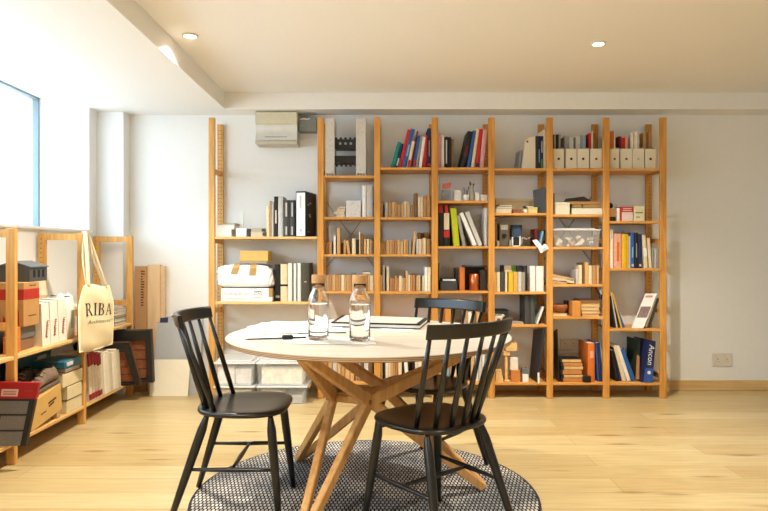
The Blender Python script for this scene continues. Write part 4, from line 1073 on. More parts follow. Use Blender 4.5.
m = MB(); m.box(PX(513.2, D), PX(519.2, D), D, D+.06, z+.008, PZ(237, D), 0, None, .003); m.build('body', BLACK, gd)
m = MB(); m.box(PX(512, D), PX(513.1, D), D-.004, D+.06, z+.0005, PZ(237, D)); m.box(PX(519.3, D), PX(520.4, D), D-.004, D+.06, z+.0005, PZ(236.2, D)); m.box(PX(512, D), PX(520.4, D), D-.004, D+.06, z+.0005, z+.0075); m.build('frame', WHITE_P, gd)
arm = thing('jointed_lamp', 'small folded jointed arm of white and dark rods beside the gadget', 'jointed arm', (PX(526, D), D+.02, z))
m = MB(); m.box(PX(520.8, D), PX(526, D), D-.005, D+.04, z+.0005, z+.01, 0, None, .002); m.build('base', DGREY, arm)
P3 = [(522, 245.2), (522.6, 237.2), (527.6, 239.6), (532, 236.4)]
m = MB()
for q in range(3): m.bar((PX(P3[q][0], D), D+.015, PZ(P3[q][1], D)), (PX(P3[q+1][0], D), D+.015, PZ(P3[q+1][1], D)), .009, .009)
m.build('arm', pm((196, 190, 180), .4, .08, 40), arm)
m = MB(); m.bar((PX(523.6, D), D, PZ(240.6, D)), (PX(532, D), D, PZ(237.8, D)), .01, .006); m.rod((PX(531.4, D), D-.005, PZ(236, D)), (PX(531.4, D), D+.03, PZ(236, D)), [(0, .011), (1, .011)], 12); m.build('joint', BLACK, arm)
put_book(534.4, 538.4, 229, z, 'maroon', 'maroon book upright above the hanging white tag', None, dep=.14, D=5.1, bands=[(.4, .44, 'black', 1.0)])
put_book(538.6, 540.6, 231, z, 'cyan', 'pale blue book leaning right above the hanging tag', None, lean=3.4, dep=.14, D=5.07)
put_book(540.9, 542.6, 230, z, 'dgrey', 'dark grey book leaning against the post above the tag', None, lean=3.0, dep=.14, D=5.08)
tg = thing('paper_tag', 'white printed paper tag hanging over the fourth bay shelf edge', 'tag', (PX(541, 4.975), 4.975, PZ(246, 4.975)))
m = MB(); D2 = 4.978
def tagpoly(pts, th): 
    vs = [(PX(a, D2), D2+dy, PZ(b, D2)) for a, b, dy in pts]; vs += [(x, y+th, zz) for x, y, zz in vs]; n = len(pts)
    m.add(vs, [tuple(range(n)), tuple(range(n, 2*n))[::-1]] + [(i, i+n, (i+1) % n+n, (i+1) % n) for i in range(n)])
tagpoly([(533, 240.2, .03), (536.6, 246.4, 0), (540.2, 249.2, 0), (541.8, 245.4, 0), (537.6, 239.4, .03)], .003); tagpoly([(538.2, 248.4, -.004), (540.8, 253.4, -.004), (548.8, 248.6, -.004), (545.6, 243.6, -.004)], .002)
m.build('paper', PAPER, tg)
m = MB(); 
for a, b in ((541.6, 250.4), (542.4, 251.6)): m.bar((PX(a, D2), D2-.005, PZ(b, D2)), (PX(a+4, D2), D2-.005, PZ(b-2.5, D2)), .004, .001, (0, 1, 0), 0, 0)
m.build('print', pm((120, 116, 110), .7, .05, 30), tg)
row(4, 3, [(494.8, 496.4, 272, 'tan', {'dep': .11, 'D': 5.03}), (496.6, 500, 272, 'cream', {'dep': .11, 'D': 5.03}), (500.2, 504.9, 272, 'dgrey', {'dep': .11, 'D': 5.03}), (505.1, 507.3, 272, 'cream', {'dep': .11, 'D': 5.03}), (508.6, 513.2, 272.2, 'yellow', {'dep': .11, 'D': 5.03, 'desc': 'mustard yellow book'}), (513.4, 518, 272, (206, 166, 84), {'dep': .11, 'D': 5.03, 'desc': 'ochre book'}), (518.2, 521.6, 272, 'lgrey', {'dep': .11, 'D': 5.03}), (521.8, 525, 272.4, 'grey', {'dep': .11, 'D': 5.03})])
for a, b2, yt, cc, lab in ((502.2, 504, 265.2, 'black', 'thin black book in the back row above cream book'), (504.2, 511.8, 265.6, 'cream', 'wide cream book in the back row above mustard books'), (512.2, 516, 265.6, 'green', 'green book standing in the back row of fourth bay'), (516.2, 522.4, 265.6, 'dgrey', 'dark grey back row book beside the green book'), (522.6, 529.2, 265.8, (74, 66, 60), 'brown-grey back row book left of white binders')):
    put_book(a, b2, yt, ZB[4, 3], cc, lab, 'back row books in the fourth narrow bay', dep=.11, D=5.155)
row(4, 3, [(529.8, 535.4, 266, 'white', {'dep': .2, 'kind': 'ring_binder', 'cat': 'binder', 'label': 'left of the two tall white binders, fourth narrow bay'}), (536.2, 543.8, 266.2, 'white', {'dep': .2, 'kind': 'ring_binder', 'cat': 'binder', 'label': 'right of the two tall white binders, fourth narrow bay'})])
z = ZB[4, 4]; D = 5.04
t = thing('slide_box', 'dark grey glass-fronted box behind the white figurine, fourth bay', 'box', (PX(503, D), D+.1, z))
m = MB(); m.box(PX(495, D), PX(510.4, D), D+.06, D+.2, z+.0005, PZ(314, D), 0, None, .003); m.build('body', pm((60, 62, 60), .4, .1, 30), t)
m = MB(); m.box(PX(495, D), PX(510.4, D), D+.055, D+.205, PZ(314, D), PZ(310.6, D), 0, None, .003); m.build('lid', DGREY, t)
m = MB(); m.box(PX(496, D), PX(505, D), D+.053, D+.058, PZ(318, D), PZ(314.4, D)); m.build('window_strip', pm((150, 158, 150), .3, .1, 40), t)
dg = thing('animal_figurine', 'small white dog-like figurine in front of dark grey box', 'figurine', (PX(499, D), D+.02, z))
m = MB(); q = lambda a, b, dy=0: (PX(a, D), D+.02+dy, PZ(b, D))
m.tube([q(495.4, 318), q(497.5, 317.8), q(501, 317.8), q(503, 317.2)], [.011, .015, .014, .011], 10)
m.tube([q(502.4, 317.4), q(503.6, 315.6), q(505, 316)], [.01, .012, .006], 10)
for a, dy in ((496.2, -.008), (496.4, .008), (501.4, -.008), (501.8, .008)): m.rod(q(a, 318.5, dy), (PX(a, D), D+.02+dy, z+.0005), [(0, .007), (1, .005)], 8)
m.build('body', pm((226, 216, 196), .6, .06, 40), dg)
put_book(524.8, 530, 296, z, 'dgrey', 'tall dark grey file, left of two above black portfolio', None, dep=.19, D=5.04, kind='ring_binder', cat='binder'); put_book(530.2, 535, 296.2, z, (70, 76, 70), 'tall green-grey file, right of two above black portfolio', None, dep=.19, D=5.04, kind='ring_binder', cat='binder')
put_book(536.0, 538, 306.4, z, 'white', 'white file leaning right beside the grey-green file', None, lean=6.6, dep=.19, D=5.04); put_book(538.3, 540.4, 307, z, 'black', 'black file leaning right behind the white leaning file', None, lean=5.0, dep=.19, D=5.05)
flat_book('thin pink-grey pad lying flat with a dark cable, fourth bay', 512.6, 523.6, 322.2, 324.6, (196, 176, 166), 5.06, .14, zb=z)
m = MB(); m.tube([(PX(512, 5.04), 5.05, PZ(318.4, 5.04)), (PX(516, 5.04), 5.05, PZ(320.6, 5.04)), (PX(520, 5.04), 5.05, PZ(320.8, 5.04)), (PX(524, 5.04), 5.06, PZ(321.4, 5.04))], .004, 8); o = m.build('cable', BLACK); tag(o, 'short black cable lying on the pink-grey pad', 'cable')
z = ZB[4, 5]; D = 5.02
WB1 = wood((214, 168, 104), (236, 198, 136), 'X', .6, 6, knots=False)
wm = thing('wooden_model', 'pale wooden block model, cantilevered block on a post, bottom shelf', 'model', (PX(508, D), D+.06, z))
for pn, a, b2, y0, y1, dy, dp in (('post', 505.6, 508.2, 356, 380.5, .02, .04), ('arm', 504, 510.4, 351.4, 356, .01, .06), ('top_block', 506, 517.2, 343.2, 351.2, .0, .1)):
    MB().box(PX(a, D), PX(b2, D), D+dy, D+dy+dp, PZ(y1, D), PZ(y0, D), 0, None, .003).build(pn, WB1, wm)
m = MB(); m.box(PX(504.6, D), PX(510.4, D), D, D+.09, z+.0005, PZ(380.5, D), 0, None, .003); m.build('base', WB1, wm)
m = MB(); m.prism([(PX(495.4, D), z+.0005), (PX(503.6, D), z+.0005), (PX(501.6, D), PZ(370, D)), (PX(496.4, D), PZ(371, D))], D, D+.06); o = m.build('wooden_wedge', WB1); tag(o, 'pale wooden wedge left of the block model, bottom shelf', 'block')
t = box_thing('wooden_block', 'orange wooden block with a white block on it, bottom shelf', 'block', 511.4, 520.2, 370.4, 382.6, D, .07, wood((190, 116, 56), (210, 136, 72), 'X', .6, 6, knots=False), zb=z)
t = box_thing('white_block', 'white block sitting on the orange wooden block, bottom shelf', 'block', 510.6, 518.2, 357.8, 370.3, D+.005, .06, pm((226, 214, 200), .7, .03, 40), zb=PZ(370.4, D))
t = lidded('small_box', 'small white box with a grey lid beside the black portfolio', 'box', 522.6, 528.8, 368.8, 382.6, D, .07, WHITE_P, pm((110, 114, 112), .6, .05, 30), zb=z, lid=.38)
pf = thing('portfolio_case', 'large black portfolio case leaning against the bay post, bottom shelf', 'portfolio', (PX(536, D), D, z))
D2 = 4.985; m = MB()
m.add([(PX(529.2, 5.2), 5.2, z+.0008), (PX(537.4, D2), D2, z+.0008), (PX(539, D2), D2, z+.0008), (PX(531.2, 5.2), 5.2, z+.0008), (PX(533.4, 5.2), 5.2, PZ(329.5, 5.2)), (PX(543.4, D2), D2, PZ(328.4, D2)), (PX(545.4, D2), D2, PZ(328.4, D2)), (PX(535.4, 5.2), 5.2, PZ(329.5, 5.2))],
      [(3, 2, 1, 0), (4, 5, 6, 7), (0, 1, 5, 4), (1, 2, 6, 5), (2, 3, 7, 6), (3, 0, 4, 7)]); m.build('case', pm((44, 44, 46), .45, .1, 30), pf)
m = MB(); m.box(PX(537.6, D2), PX(539.4, D2), D2-.003, D2+.001, PZ(383.2, D2), PZ(372.5, D2)); m.build('corner_label', WHITE_P, pf)
# ================= fifth narrow bay
z = ZB[5, 0]; D = 5.03
G = 'cream magazine files on the top shelf'
hole_b, hole_r = (24, 22, 20), (170, 52, 30)
MF = [(5, 553.4, 564.0, hole_b, 'cream magazine file of dark papers, first of four, fifth narrow bay', [('black', .25), ('lgrey', .1), ('black', .35), ('grey', .2)], 134.2),
      (5, 566.0, 576.6, hole_b, 'cream magazine file of grey papers, second of four, fifth narrow bay', [('grey', .5), ('lgrey', .45)], 134.6),
      (5, 577.4, 589.0, hole_b, 'cream magazine file, third of four, pale papers, fifth narrow bay', [('lgrey', .4), ('grey', .3), ('cyan', .25)], 134.4),
      (5, 590.4, 602.0, hole_r, 'cream magazine file with a red-brown hole, fourth of four, fifth bay', [('red', .25), ('cream', .15), ('dbrown', .3)], 131.5),
      (6, 610.0, 619.2, (150, 90, 50), 'cream magazine file of orange booklets, first in the rightmost bay', [('orange', .3), ('rust', .25), ('orange', .2), ('white', .15)], 129.4),
      (6, 620.8, 632.0, (120, 90, 50), 'cream magazine file of dark red booklets, second in the rightmost bay', [('maroon', .25), ('red', .4), ('salmon', .25)], 136),
      (6, 632.6, 644.0, (190, 180, 160), 'cream magazine file with a pale hole, third in rightmost bay', [('white', .25), ('yellow', .12), ('white', .3), ('lgrey', .2)], 130.8),
      (6, 645.2, 656.0, hole_b, 'cream magazine file of brown papers, fourth, at the right end', [('brown', .3), ('dbrown', .3), ('brown', .2)], 130.4)]
for b, x0, x1, hc, lab, pap_, yt in MF:
    a, c_, DD = magfile(lab, x0, x1, 148.8, z if b == 5 else ZB[6, 0], D, .2, hc, G)
    root = [o for o in COL.objects if o.get('label') == lab][0]
    xx = a + .002; W = c_ - a - .004; zz = (z if b == 5 else ZB[6, 0]) + .005
    for cc, f in pap_:
        m = MB(); top = PZ(yt, D+.06) - random.uniform(0, .02)
        m.box(xx, xx + W*f*.96, D+.05, D+.185, zz, top, 0, None, .001); m.build('papers', pm(C[cc], .7, .12, 50), root); xx += W*f
z = ZB[5, 1]
lidded('small_box', 'cubic cream box at the left of the fifth bay second shelf', 'box', 555.2, 570, 202.4, 214.4, 5.03, .1, pm((232, 224, 202), .7, .03, 40), zb=z, lid=.2)
flat_book('thick white book with green spine lying flat, fifth narrow bay', 571.4, 603.2, 207.6, 214.2, (110, 140, 60), 5.03, .16, zb=z, pagecol=(232, 226, 208))
for a, b2, y0, y1, cc, lab in ((572, 582, 204.2, 207.5, 'dbrown', 'dark flat box at left on the thick white flat book'), (583, 602, 204.4, 207.5, 'brown', 'brown flat box at right on the thick white flat book'), (569.6, 602.2, 201.4, 204.1, 'brown', 'broad brown flat board across the two flat boxes')):
    flat_book(lab, a, b2, y0, y1, cc, 5.05, .13, zb=PZ(y1+.1, 5.05)+.0006, pagecol=C['brown'], cat='box', name='flat_box')
m = MB(); D2 = 5.05; 
m.add([(PX(565.6, D2), D2, PZ(201.2, D2)+.001), (PX(591.6, D2), D2, PZ(201.2, D2)+.001), (PX(586, D2), D2+.12, PZ(200.6, D2)), (PX(568, D2), D2+.12, PZ(200.6, D2)), (PX(566, D2), D2, PZ(198.6, D2)), (PX(584, D2), D2, PZ(196.4, D2)), (PX(583, D2), D2+.12, PZ(196.6, D2)), (PX(570, D2), D2+.12, PZ(197.6, D2))],
      [(3, 2, 1, 0), (4, 5, 6, 7), (0, 1, 5, 4), (1, 2, 6, 5), (2, 3, 7, 6), (3, 0, 4, 7)]); o = m.build('glasses_case', pm((40, 30, 22), .5, .15, 30)); tag(o, 'dark wedge-shaped case on top of the brown flat boards', 'case')
m = MB(); m.box(PX(553.6, 5.2), PX(554.8, 5.2), 5.2, 5.23, z+.0004, PZ(193, 5.2), 0, None, .002); o = m.build('grey_strip', GREY); tag(o, 'thin grey upright strip behind the cubic cream box', 'strip')
z = ZB[5, 2]; D = 5.01
cb = plastic_box('clear plastic box crammed with pale scraps, fifth narrow bay', 553.2, 600.4, 228.0, 247.4, D, .25, None, z, [])
rn = random.Random(11); X0, X1 = PX(556, D), PX(597.5, D); zt = PZ(233, D)
for q in range(26):
    cx_ = rn.uniform(X0+.02, X1-.02); cz = rn.uniform(z+.012, zt-.02); cy = D + .022 + rn.uniform(.004, .05)
    rgb = rn.choice([(226, 218, 200), (200, 190, 172), (236, 232, 222), (150, 138, 126), (176, 148, 112), (110, 106, 108), (214, 170, 130)])
    M = Matrix.Translation((cx_, cy, cz)) @ Matrix.Rotation(rn.uniform(-1, 1), 4, 'Y') @ Matrix.Rotation(rn.uniform(-.4, .4), 4, 'X')
    m = MB(); w_ = rn.uniform(.02, .05); m.box(-w_/2, w_/2, -.004, .004, -rn.uniform(.006, .018), rn.uniform(.006, .018), 0, M, .002)
    m.build('scrap', pm(rgb, .7, .1, 60), cb)
z = ZB[5, 3]; D = 5.02
pp = [((551.8, 284.0), (567.4, 284.0), 3.0, 'flat brown paper sheaf at the bottom left, fifth bay fourth shelf', 'tan'), ((552.4, 280.4), (575, 283.4), 3.2, 'crumpled tan paper sheaf sloping down to the right, fifth bay', 'cream'), ((552.6, 276.6), (574.6, 281.2), 2.6, 'topmost sloping paper bundle beside the small tan books', 'tan')]
for (a, b2, th, lab, cc) in pp:
    m = MB(); t_ = th*D/F; n = 10; vs = []
    def sur(u, v, up): 
        x = PX(a[0] + (b2[0]-a[0])*u, D); zz = PZ(a[1] + (b2[1]-a[1])*u, D) + .004*sin(9*u+5*v)*(1-u)*(lab[0] != 'f')
        return (x, D + .02 + .16*v, zz + (t_ if up else 0))
    for up in (0, 1): vs += [sur(i/n, j/4, up) for j in range(5) for i in range(n+1)]
    N_ = 5*(n+1); fs = []
    for j in range(4):
        for i in range(n):
            k = j*(n+1)+i; fs.append((k, k+n+1, k+n+2, k+1)); fs.append((N_+k, N_+k+1, N_+k+n+2, N_+k+n+1))
    for i in range(n): fs.append((i, i+1, N_+i+1, N_+i)); k = 4*(n+1)+i; fs.append((k+1, k, N_+k, N_+k+1))
    for j in range(4): k = j*(n+1); fs.append((k+n+1, k, N_+k, N_+k+n+1)); k += n; fs.append((k, k+n+1, N_+k+n+1, N_+k))
    mn = min(v[2] for v in vs)
    if mn < z + .0005: vs = [(x, y, max(zz, z+.0005)) for x, y, zz in vs]
    m.add(vs, fs); o = m.build('paper_bundle', pm((196, 168, 128) if cc == 'tan' else (218, 200, 168), .85, .15, 30)); tag(o, lab, 'papers', 'paper bundles in the fifth narrow bay')
row(5, 3, [(575.8, 578.6, 269, 'lgrey'), (578.8, 582, 265, 'cream'), (582.2, 584.8, 263, 'dbrown', {'D': 5.1}), (585, 588.6, 262, 'tan'), (588.8, 592, 265.4, 'cream'), (592.2, 596.2, 265.2, 'brown'), (596.6, 599, 265.4, 'tan'), (599.2, 601.4, 268, 'dbrown', {'D': 5.08})])
z = ZB[5, 4]; D = 5.04
flat_book('pale tan flat block under the round brown bowl, fifth bay', 551.4, 567.2, 313.4, 316.6, 'tan', D, .13, zb=z, pagecol=C['cream'], cat='block', name='flat_block')
m = MB(); m.lathe([(.03, .0005), (.052, .012), (.064, .035), (.066, .05), (.060, .064), (.05, .068), (.048, .06), (.04, .02), (.004, .016)], 26, 0, Matrix.Translation((PX(560.2, 5.1), 5.115, PZ(313.4, D)+.001))); o = m.build('wooden_bowl', wood((140, 82, 46), (176, 108, 62), 'X', .4, 5, knots=False)); tag(o, 'round dark brown wooden bowl on the flat tan block', 'bowl')
t = box_thing('wooden_box', 'upright orange-tan wooden box between the bowl and flat books', 'box', 572.6, 580.8, 301.2, 317, 5.0, .11, wood((196, 128, 58), (222, 160, 84), 'Z', .5, 6, knots=False), zb=z)
t = box_thing('wooden_box', 'dark brown block just behind the upright orange-tan wooden box', 'box', 565.6, 577, 300.8, 317, 5.2, .06, pm((74, 54, 40), .6, .1, 40), zb=z)
G = 'flat tan books stacked in the fifth narrow bay'
ys = [316.7, 313.8, 310.4, 307.0, 303.4]
for q in range(4):
    flat_book('tan flat book, %s from the bottom of the stack beside the wooden box' % ORD[q], 582 - q*.3, 599.4 + (q % 2)*.6, ys[q+1]+.2, ys[q], ['brown', 'tan', 'cream', 'tan'][q], 5.03, .15, group=G, zb=(z if q == 0 else PZ(ys[q], 5.03)+.0004), pagecol=(222, 188, 132))
flat_book('dark brown flat folder topping the stack of flat tan books', 579.4, 599.8, 299.8, 303.3, 'dbrown', 5.05, .15, group=G, zb=PZ(303.4, 5.03)+.001, pagecol=(150, 104, 64))
m = MB(); m.tube([(PX(597, 5.0), 5.03, PZ(287.8, 5.03)), (PX(598.4, 5.0), 5.02, PZ(291, 5.02)), (PX(600.4, 5.0), 5.02, PZ(294.5, 5.02)), (PX(601.4, 5.0), 5.03, PZ(299.3, 5.03))], [.007, .009, .008, .006], 8); o = m.build('black_cable', BLACK); tag(o, 'black cable bundle hanging at the right of the flat books', 'cable')
z = ZB[5, 5]; D = 5.02
m = MB(); m.add([(PX(550.0+.6, 5.2), 5.2, z+.0005), (PX(555.4, D), D, z+.0005), (PX(556.2, D), D, z+.0005), (PX(552.6, 5.2), 5.2, z+.0005), (PX(550.0, 5.2), 5.2, PZ(331, 5.2)), (PX(553.2, D), D, PZ(329, D)), (PX(554.0, D), D, PZ(329, D)), (PX(551.4, 5.2), 5.2, PZ(331, 5.2))],
      [(3, 2, 1, 0), (4, 5, 6, 7), (0, 1, 5, 4), (1, 2, 6, 5), (2, 3, 7, 6), (3, 0, 4, 7)])
for v in m.v: v.x += .028
o = m.build('drawing_board', pm((40, 38, 36), .5, .1, 30)); tag(o, 'thin black board standing at the left of the sample stack', 'board')
G = 'dark edged sample slabs stacked on the bottom shelf'
ys = [382.9, 377.9, 374.6, 369.8, 366.2, 362.6, 359.4]
for q in range(6):
    a = 560.6 + [0, .8, -.6, .6, 0, -1.2][q]; D3 = 5.03
    e = thing('sample_slab', 'tan sample slab with black ends, %s up in the bottom shelf stack' % ORD[q], 'sample', (PX(572, D3), D3+.08, PZ(ys[q], D3)), G)
    z0_, z1_ = (z if q == 0 else PZ(ys[q], D3))+.0005, PZ(ys[q+1], D3)
    MB().box(PX(a+2.5, D3), PX(a+22, D3), D3, D3+.16, z0_, z1_-.004, 0, None, .003).build('slab', pm((196, 132, 72) if q % 2 == 0 else (212, 170, 110), .6, .1, 30), e)
    m = MB(); m.box(PX(a, D3), PX(a+2.5, D3), D3-.003, D3+.16, z0_, z1_-.001); m.box(PX(a, D3), PX(a+23.5, D3), D3+.02, D3+.16, z1_-.004, z1_-.0005); m.build('cover', BLACK, e)
put_book(585, 587.4, 352, z, 'grey', 'thin grey book left of the orange binder, bottom shelf', None, dep=.14, D=5.12)
put_book(587.8, 594.8, 343.2, z, 'orange', 'orange lever arch binder standing on the bottom shelf', None, dep=.22, D=5.03, kind='ring_binder', cat='binder', bands=[(.62, .8, 'salmon', .5)])
put_book(597.6, 599.2, 342.6, z, 'blue', 'thin blue file leaning left beside the orange binder', None, lean=-2.2, dep=.2, D=5.04); put_book(599.4, 602.4, 343, z, 'navy', 'navy file leaning left against the blue file, bottom shelf', None, lean=-2.2, dep=.2, D=5.04)
m = MB(); D3 = 4.995; m.box(PX(583.4, D3), PX(591.4, D3), D3, D3+.03, z+.0005, PZ(376, D3), 0, None, .006); m.rod((PX(587, D3), D3-.002, PZ(378, D3)), (PX(587, D3), D3-.012, PZ(378, D3)), [(0, .012), (1, .010)], 14); o = m.build('compact_camera', BLACK); tag(o, 'small black gadget lying in front of the orange binder', 'gadget')
# ================= rightmost bay
z = ZB[6, 1]; D = 5.03
t = lidded('small_box', 'brown box with black base under the dark ball, rightmost bay', 'box', 609.9, 616, 208.4, 221, D, .09, pm((28, 24, 22), .6, .1, 30), pm((176, 128, 86), .7, .06, 30), zb=z, lid=.66)
m = MB(); r_ = .025
m.lathe([(max(.001, r_*sin(pi*q/12)), -r_*cos(pi*q/12)) for q in range(13)], 20, 0, Matrix.Translation((PX(611.9, D), D+.045, PZ(208.4, D)+r_+.0008))); o = m.build('dark_ball', pm((26, 22, 22), .45, .1, 30)); tag(o, 'dark round ball sitting on the brown box, rightmost bay', 'ball')
put_book(616.8, 619.8, 208, z, 'white', 'white upright book between dark ball and red box', None, dep=.13, D=D)
t = thing('printed_box', 'white box with red printed lid, left of the cream box', 'box', (PX(626.5, D), D+.06, z))
MB().box(PX(620.2, D), PX(633, D), D, D+.11, z+.0005, PZ(207, D), 0, None, .003).build('carton', pm((226, 206, 196), .7, .05, 40), t)
m = MB(); m.box(PX(620, D), PX(633.2, D), D-.0012, D+.111, PZ(212.2, D), PZ(206.8, D)); m.box(PX(620, D), PX(621.8, D), D-.0014, D+.1, z+.001, PZ(212.2, D)); m.build('red_print', pm((186, 56, 46), .65, .12, 60), t)
m = MB(); 
for yy in (208.4, 210.2): m.box(PX(623, D), PX(631.5, D), D-.002, D-.0012, PZ(yy+.6, D), PZ(yy, D))
m.build('white_print', pm((232, 214, 204), .7, .04, 30), t)
t = lidded('printed_box', 'cream and pale green box, right of the red printed box', 'box', 633.8, 644.8, 206, 221, D, .11, pm((222, 216, 178), .7, .06, 40), zb=z, lid=.2, extra=[('print', 635.5, 643, 212.0, 213.2, pm((140, 132, 96), .7, .1, 40), .001), ('print', 636, 640, 216.6, 217.6, pm((140, 132, 96), .7, .1, 40), .001)])
m = MB(); m.tube([(PX(615.5 + 6.5*f, 5.15), 5.16, PZ(221.6 - 17*math.sin(pi*(.45+.55*f)), 5.15)) for f in [q/10 for q in range(11)]], .0016, 6)
for v in m.v: v.z = max(v.z, z+.0005)
o = m.build('wire_loop', pm((170, 150, 120), .4, .05, 30)); tag(o, 'thin bent wire arching behind the small boxes', 'wire')
row(6, 2, [(609.9, 613.2, 229, 'white', {'dep': .2, 'bands': [(.75, .95, 'lgrey', .4)]}), (613.6, 621.6, 233.6, 'salmon', {'dep': .2, 'bands': [(.2, .75, 'orange', .3)], 'desc': 'wide salmon pink book'}), (622, 626.6, 234, 'yellow', {'dep': .2}), (626.8, 628.2, 234.2, 'yellow', {'dep': .2, 'desc': 'thin yellow book'}), (628.4, 630.4, 236, 'lgrey', {'dep': .2}),
           (630.7, 634.2, 233, 'blue', {'dep': .2, 'bands': [(.05, .12, 'lgrey', .6), (.3, .6, 'cyan', .4)]}), (634.6, 638, 232.6, 'black', {'dep': .2, 'bands': [(.3, .7, 'grey', .3)]}), (638.3, 641.8, 234, 'navy', {'dep': .2, 'bands': [(.05, .12, 'lgrey', .6)]}),
           (644.2, 647.8, 235, 'cream', {'lean': -2.2, 'dep': .2, 'desc': 'slightly leaning cream book', 'bands': [(.35, .6, 'white', 1.0)]}), (649.2, 652, 238, 'cream', {'lean': -2, 'dep': .2, 'desc': 'slightly leaning cream book'}), (652.6, 654.4, 248, 'grey', {'lean': -1, 'dep': .17, 'desc': 'short grey book'}), (654.8, 656.6, 248.4, 'lgrey', {'dep': .17, 'desc': 'short pale grey book'}), (657, 659, 249, 'grey', {'dep': .17, 'desc': 'short grey book'})])
put_book(624.6, 627, 230, ZB[6, 2], 'white', 'white booklet in the back row behind the yellow books', None, dep=.05, D=5.262-.05)
z = ZB[6, 3]
row(6, 3, [(613.8, 616, 296, 'black', {'lean': -4.4, 'dep': .2, 'desc': 'leaning black book'}), (616.4, 618, 292, 'lgrey', {'lean': -6.4, 'dep': .2, 'desc': 'leaning pale book'}), (618.4, 620.4, 294, 'black', {'lean': -7, 'dep': .2, 'desc': 'leaning black book'}), (620.8, 622.4, 293, 'yellow', {'lean': -9, 'dep': .2, 'desc': 'leaning yellow-edged book'}), (623, 625.4, 303, 'blue', {'lean': -9.4, 'dep': .2, 'desc': 'leaning blue book'})])
# leaning glossy magazine, face turned to the room
mg = thing('magazine', 'white magazine with a dark cover picture leaning right, rightmost bay', 'magazine', (PX(643, 5.05), 5.05, z))
m = MB(); Pq = [(631.4, 328.2, 5.03), (643.4, 328.2, 5.0), (657.4, 293.4, 5.05), (645.8, 291.8, 5.13)]
def slab4(P, th, mi=0):
    vs = [Vector((PX(a, d), d, max(PZ(b, d), z+.0006))) for a, b, d in P]; vs[3] = vs[0] + vs[2] - vs[1]; nrm = (vs[1]-vs[0]).cross(vs[3]-vs[0]).normalized() * -th
    vs += [v+nrm for v in vs]
    mm = MB(); mm.add(vs, [(0, 1, 2, 3), (7, 6, 5, 4)] + [(i, i+4, (i+1) % 4+4, (i+1) % 4) for i in range(4)], mi); return mm, vs[:4], nrm
m, cv, nr = slab4(Pq, .008); 
for v in m.v: v.z = max(v.z, z+.0006)
m.build('cover', pm((224, 218, 212), .4, .03, 30), mg)
def bil(u, v): return cv[0]*(1-u)*(1-v) + cv[1]*u*(1-v) + cv[2]*u*v + cv[3]*(1-u)*v - nr.normalized()*.0009
def patch(u0, u1, v0, v1): 
    q = MB(); q.add([bil(u0, v0), bil(u1, v0), bil(u1, v1), bil(u0, v1)], [(0, 1, 2, 3)]); return q
patch(.08, .92, .3, .62).build('cover_picture', pm((120, 96, 92), .4, .35, 60), mg)
q = patch(.1, .7, .88, .94); q.build('title', pm((196, 120, 110), .4, .05, 30), mg)
put_book(644.6, 647, 296, z, 'white', 'white booklet leaning behind the white cover magazine', None, lean=10.6, dep=.19, D=5.06); put_book(647.6, 650.2, 298, z, 'dgrey', 'dark booklet leaning rightmost beside the end post', None, lean=9.4, dep=.19, D=5.06)
z = ZB[6, 4]
row(6, 4, [(616, 618.6, 350, 'black', {'lean': -5, 'dep': .2, 'desc': 'leaning black file'}), (619.2, 621.8, 347, 'navy', {'lean': -6, 'dep': .2, 'desc': 'leaning navy file'}), (622.4, 626.4, 345, 'cream', {'lean': -9.5, 'dep': .2, 'desc': 'leaning cream file'}), (627.2, 631.2, 345.4, 'white', {'lean': -12, 'dep': .2, 'desc': 'leaning white file'}), (632, 636.4, 348, 'blue', {'lean': -12.6, 'dep': .2, 'desc': 'leaning blue file'})])
cat_ = thing('catalogue', 'green and brown catalogue beside the big navy book, bottom shelf', 'catalogue', (PX(637, 5.03), 5.03, z))
D = 5.03; m = MB(); m.prism([(PX(634.8, D), z+.0006), (PX(640.8, D), z+.0006), (PX(641.6, D), PZ(340.4, D)), (PX(635, D), PZ(339, D))], D+.03, D+.05)
for v in m.v:
    if v.x < PX(637, D): v.y += .12
m.build('cover', pm((44, 56, 40), .5, .25, 40), cat_)
m = MB(); m.prism([(PX(637, D), PZ(380, D)), (PX(640.6, D), PZ(380, D)), (PX(641, D), PZ(357, D)), (PX(638.4, D), PZ(355, D))], D+.026, D+.0295); m.build('cover_picture', pm((176, 122, 76), .5, .2, 40), cat_)
nv = thing('catalogue', 'thick navy blue lettered book at the bottom right corner', 'catalogue', (PX(649.5, 4.99), 4.99, z))
Dn = 5.0; m = MB(); P0, P1, P2, P3 = (643.4, 382.6), (652.4, 382.6), (655.8, 341.4), (648.8, 339.6)
vs = [(PX(a, Dn), Dn, max(PZ(b, Dn), z+.0006)) for a, b in (P0, P1, P2, P3)]; vs += [(x-.035, y+.2, zz) for x, y, zz in vs]
m.add(vs, [(0, 1, 2, 3), (7, 6, 5, 4)] + [(i, i+4, (i+1) % 4+4, (i+1) % 4) for i in range(4)]); m.build('cover', pm((30, 38, 78), .4, .08, 30), nv)
m = MB(); a0 = Vector(vs[0]); a1 = Vector(vs[1]); a2 = Vector(vs[2]); a3 = Vector(vs[3]); off = Vector((0, -.001, 0))
m.add([a0+off, a1+off, a1.lerp(a2, .34)+off, a0.lerp(a3, .34)+off], [(0, 1, 2, 3)]); m.build('blue_foot', pm((52, 88, 164), .4, .12, 30), nv)
ax = ((a3+a2)/2 - (a0+a1)/2).normalized(); side = Vector((-ax.z, 0, ax.x))
m = MB(); text_on(m, 'Ancon', (a0+a1)/2 + ((a3+a2)/2-(a0+a1)/2)*.66 + off*2, -ax, -side*-1 if False else Vector((ax.z, 0, -ax.x)), .062, 0, .15, 1.0)
cc = (a0+a1)/2 + ((a3+a2)/2-(a0+a1)/2)*.24
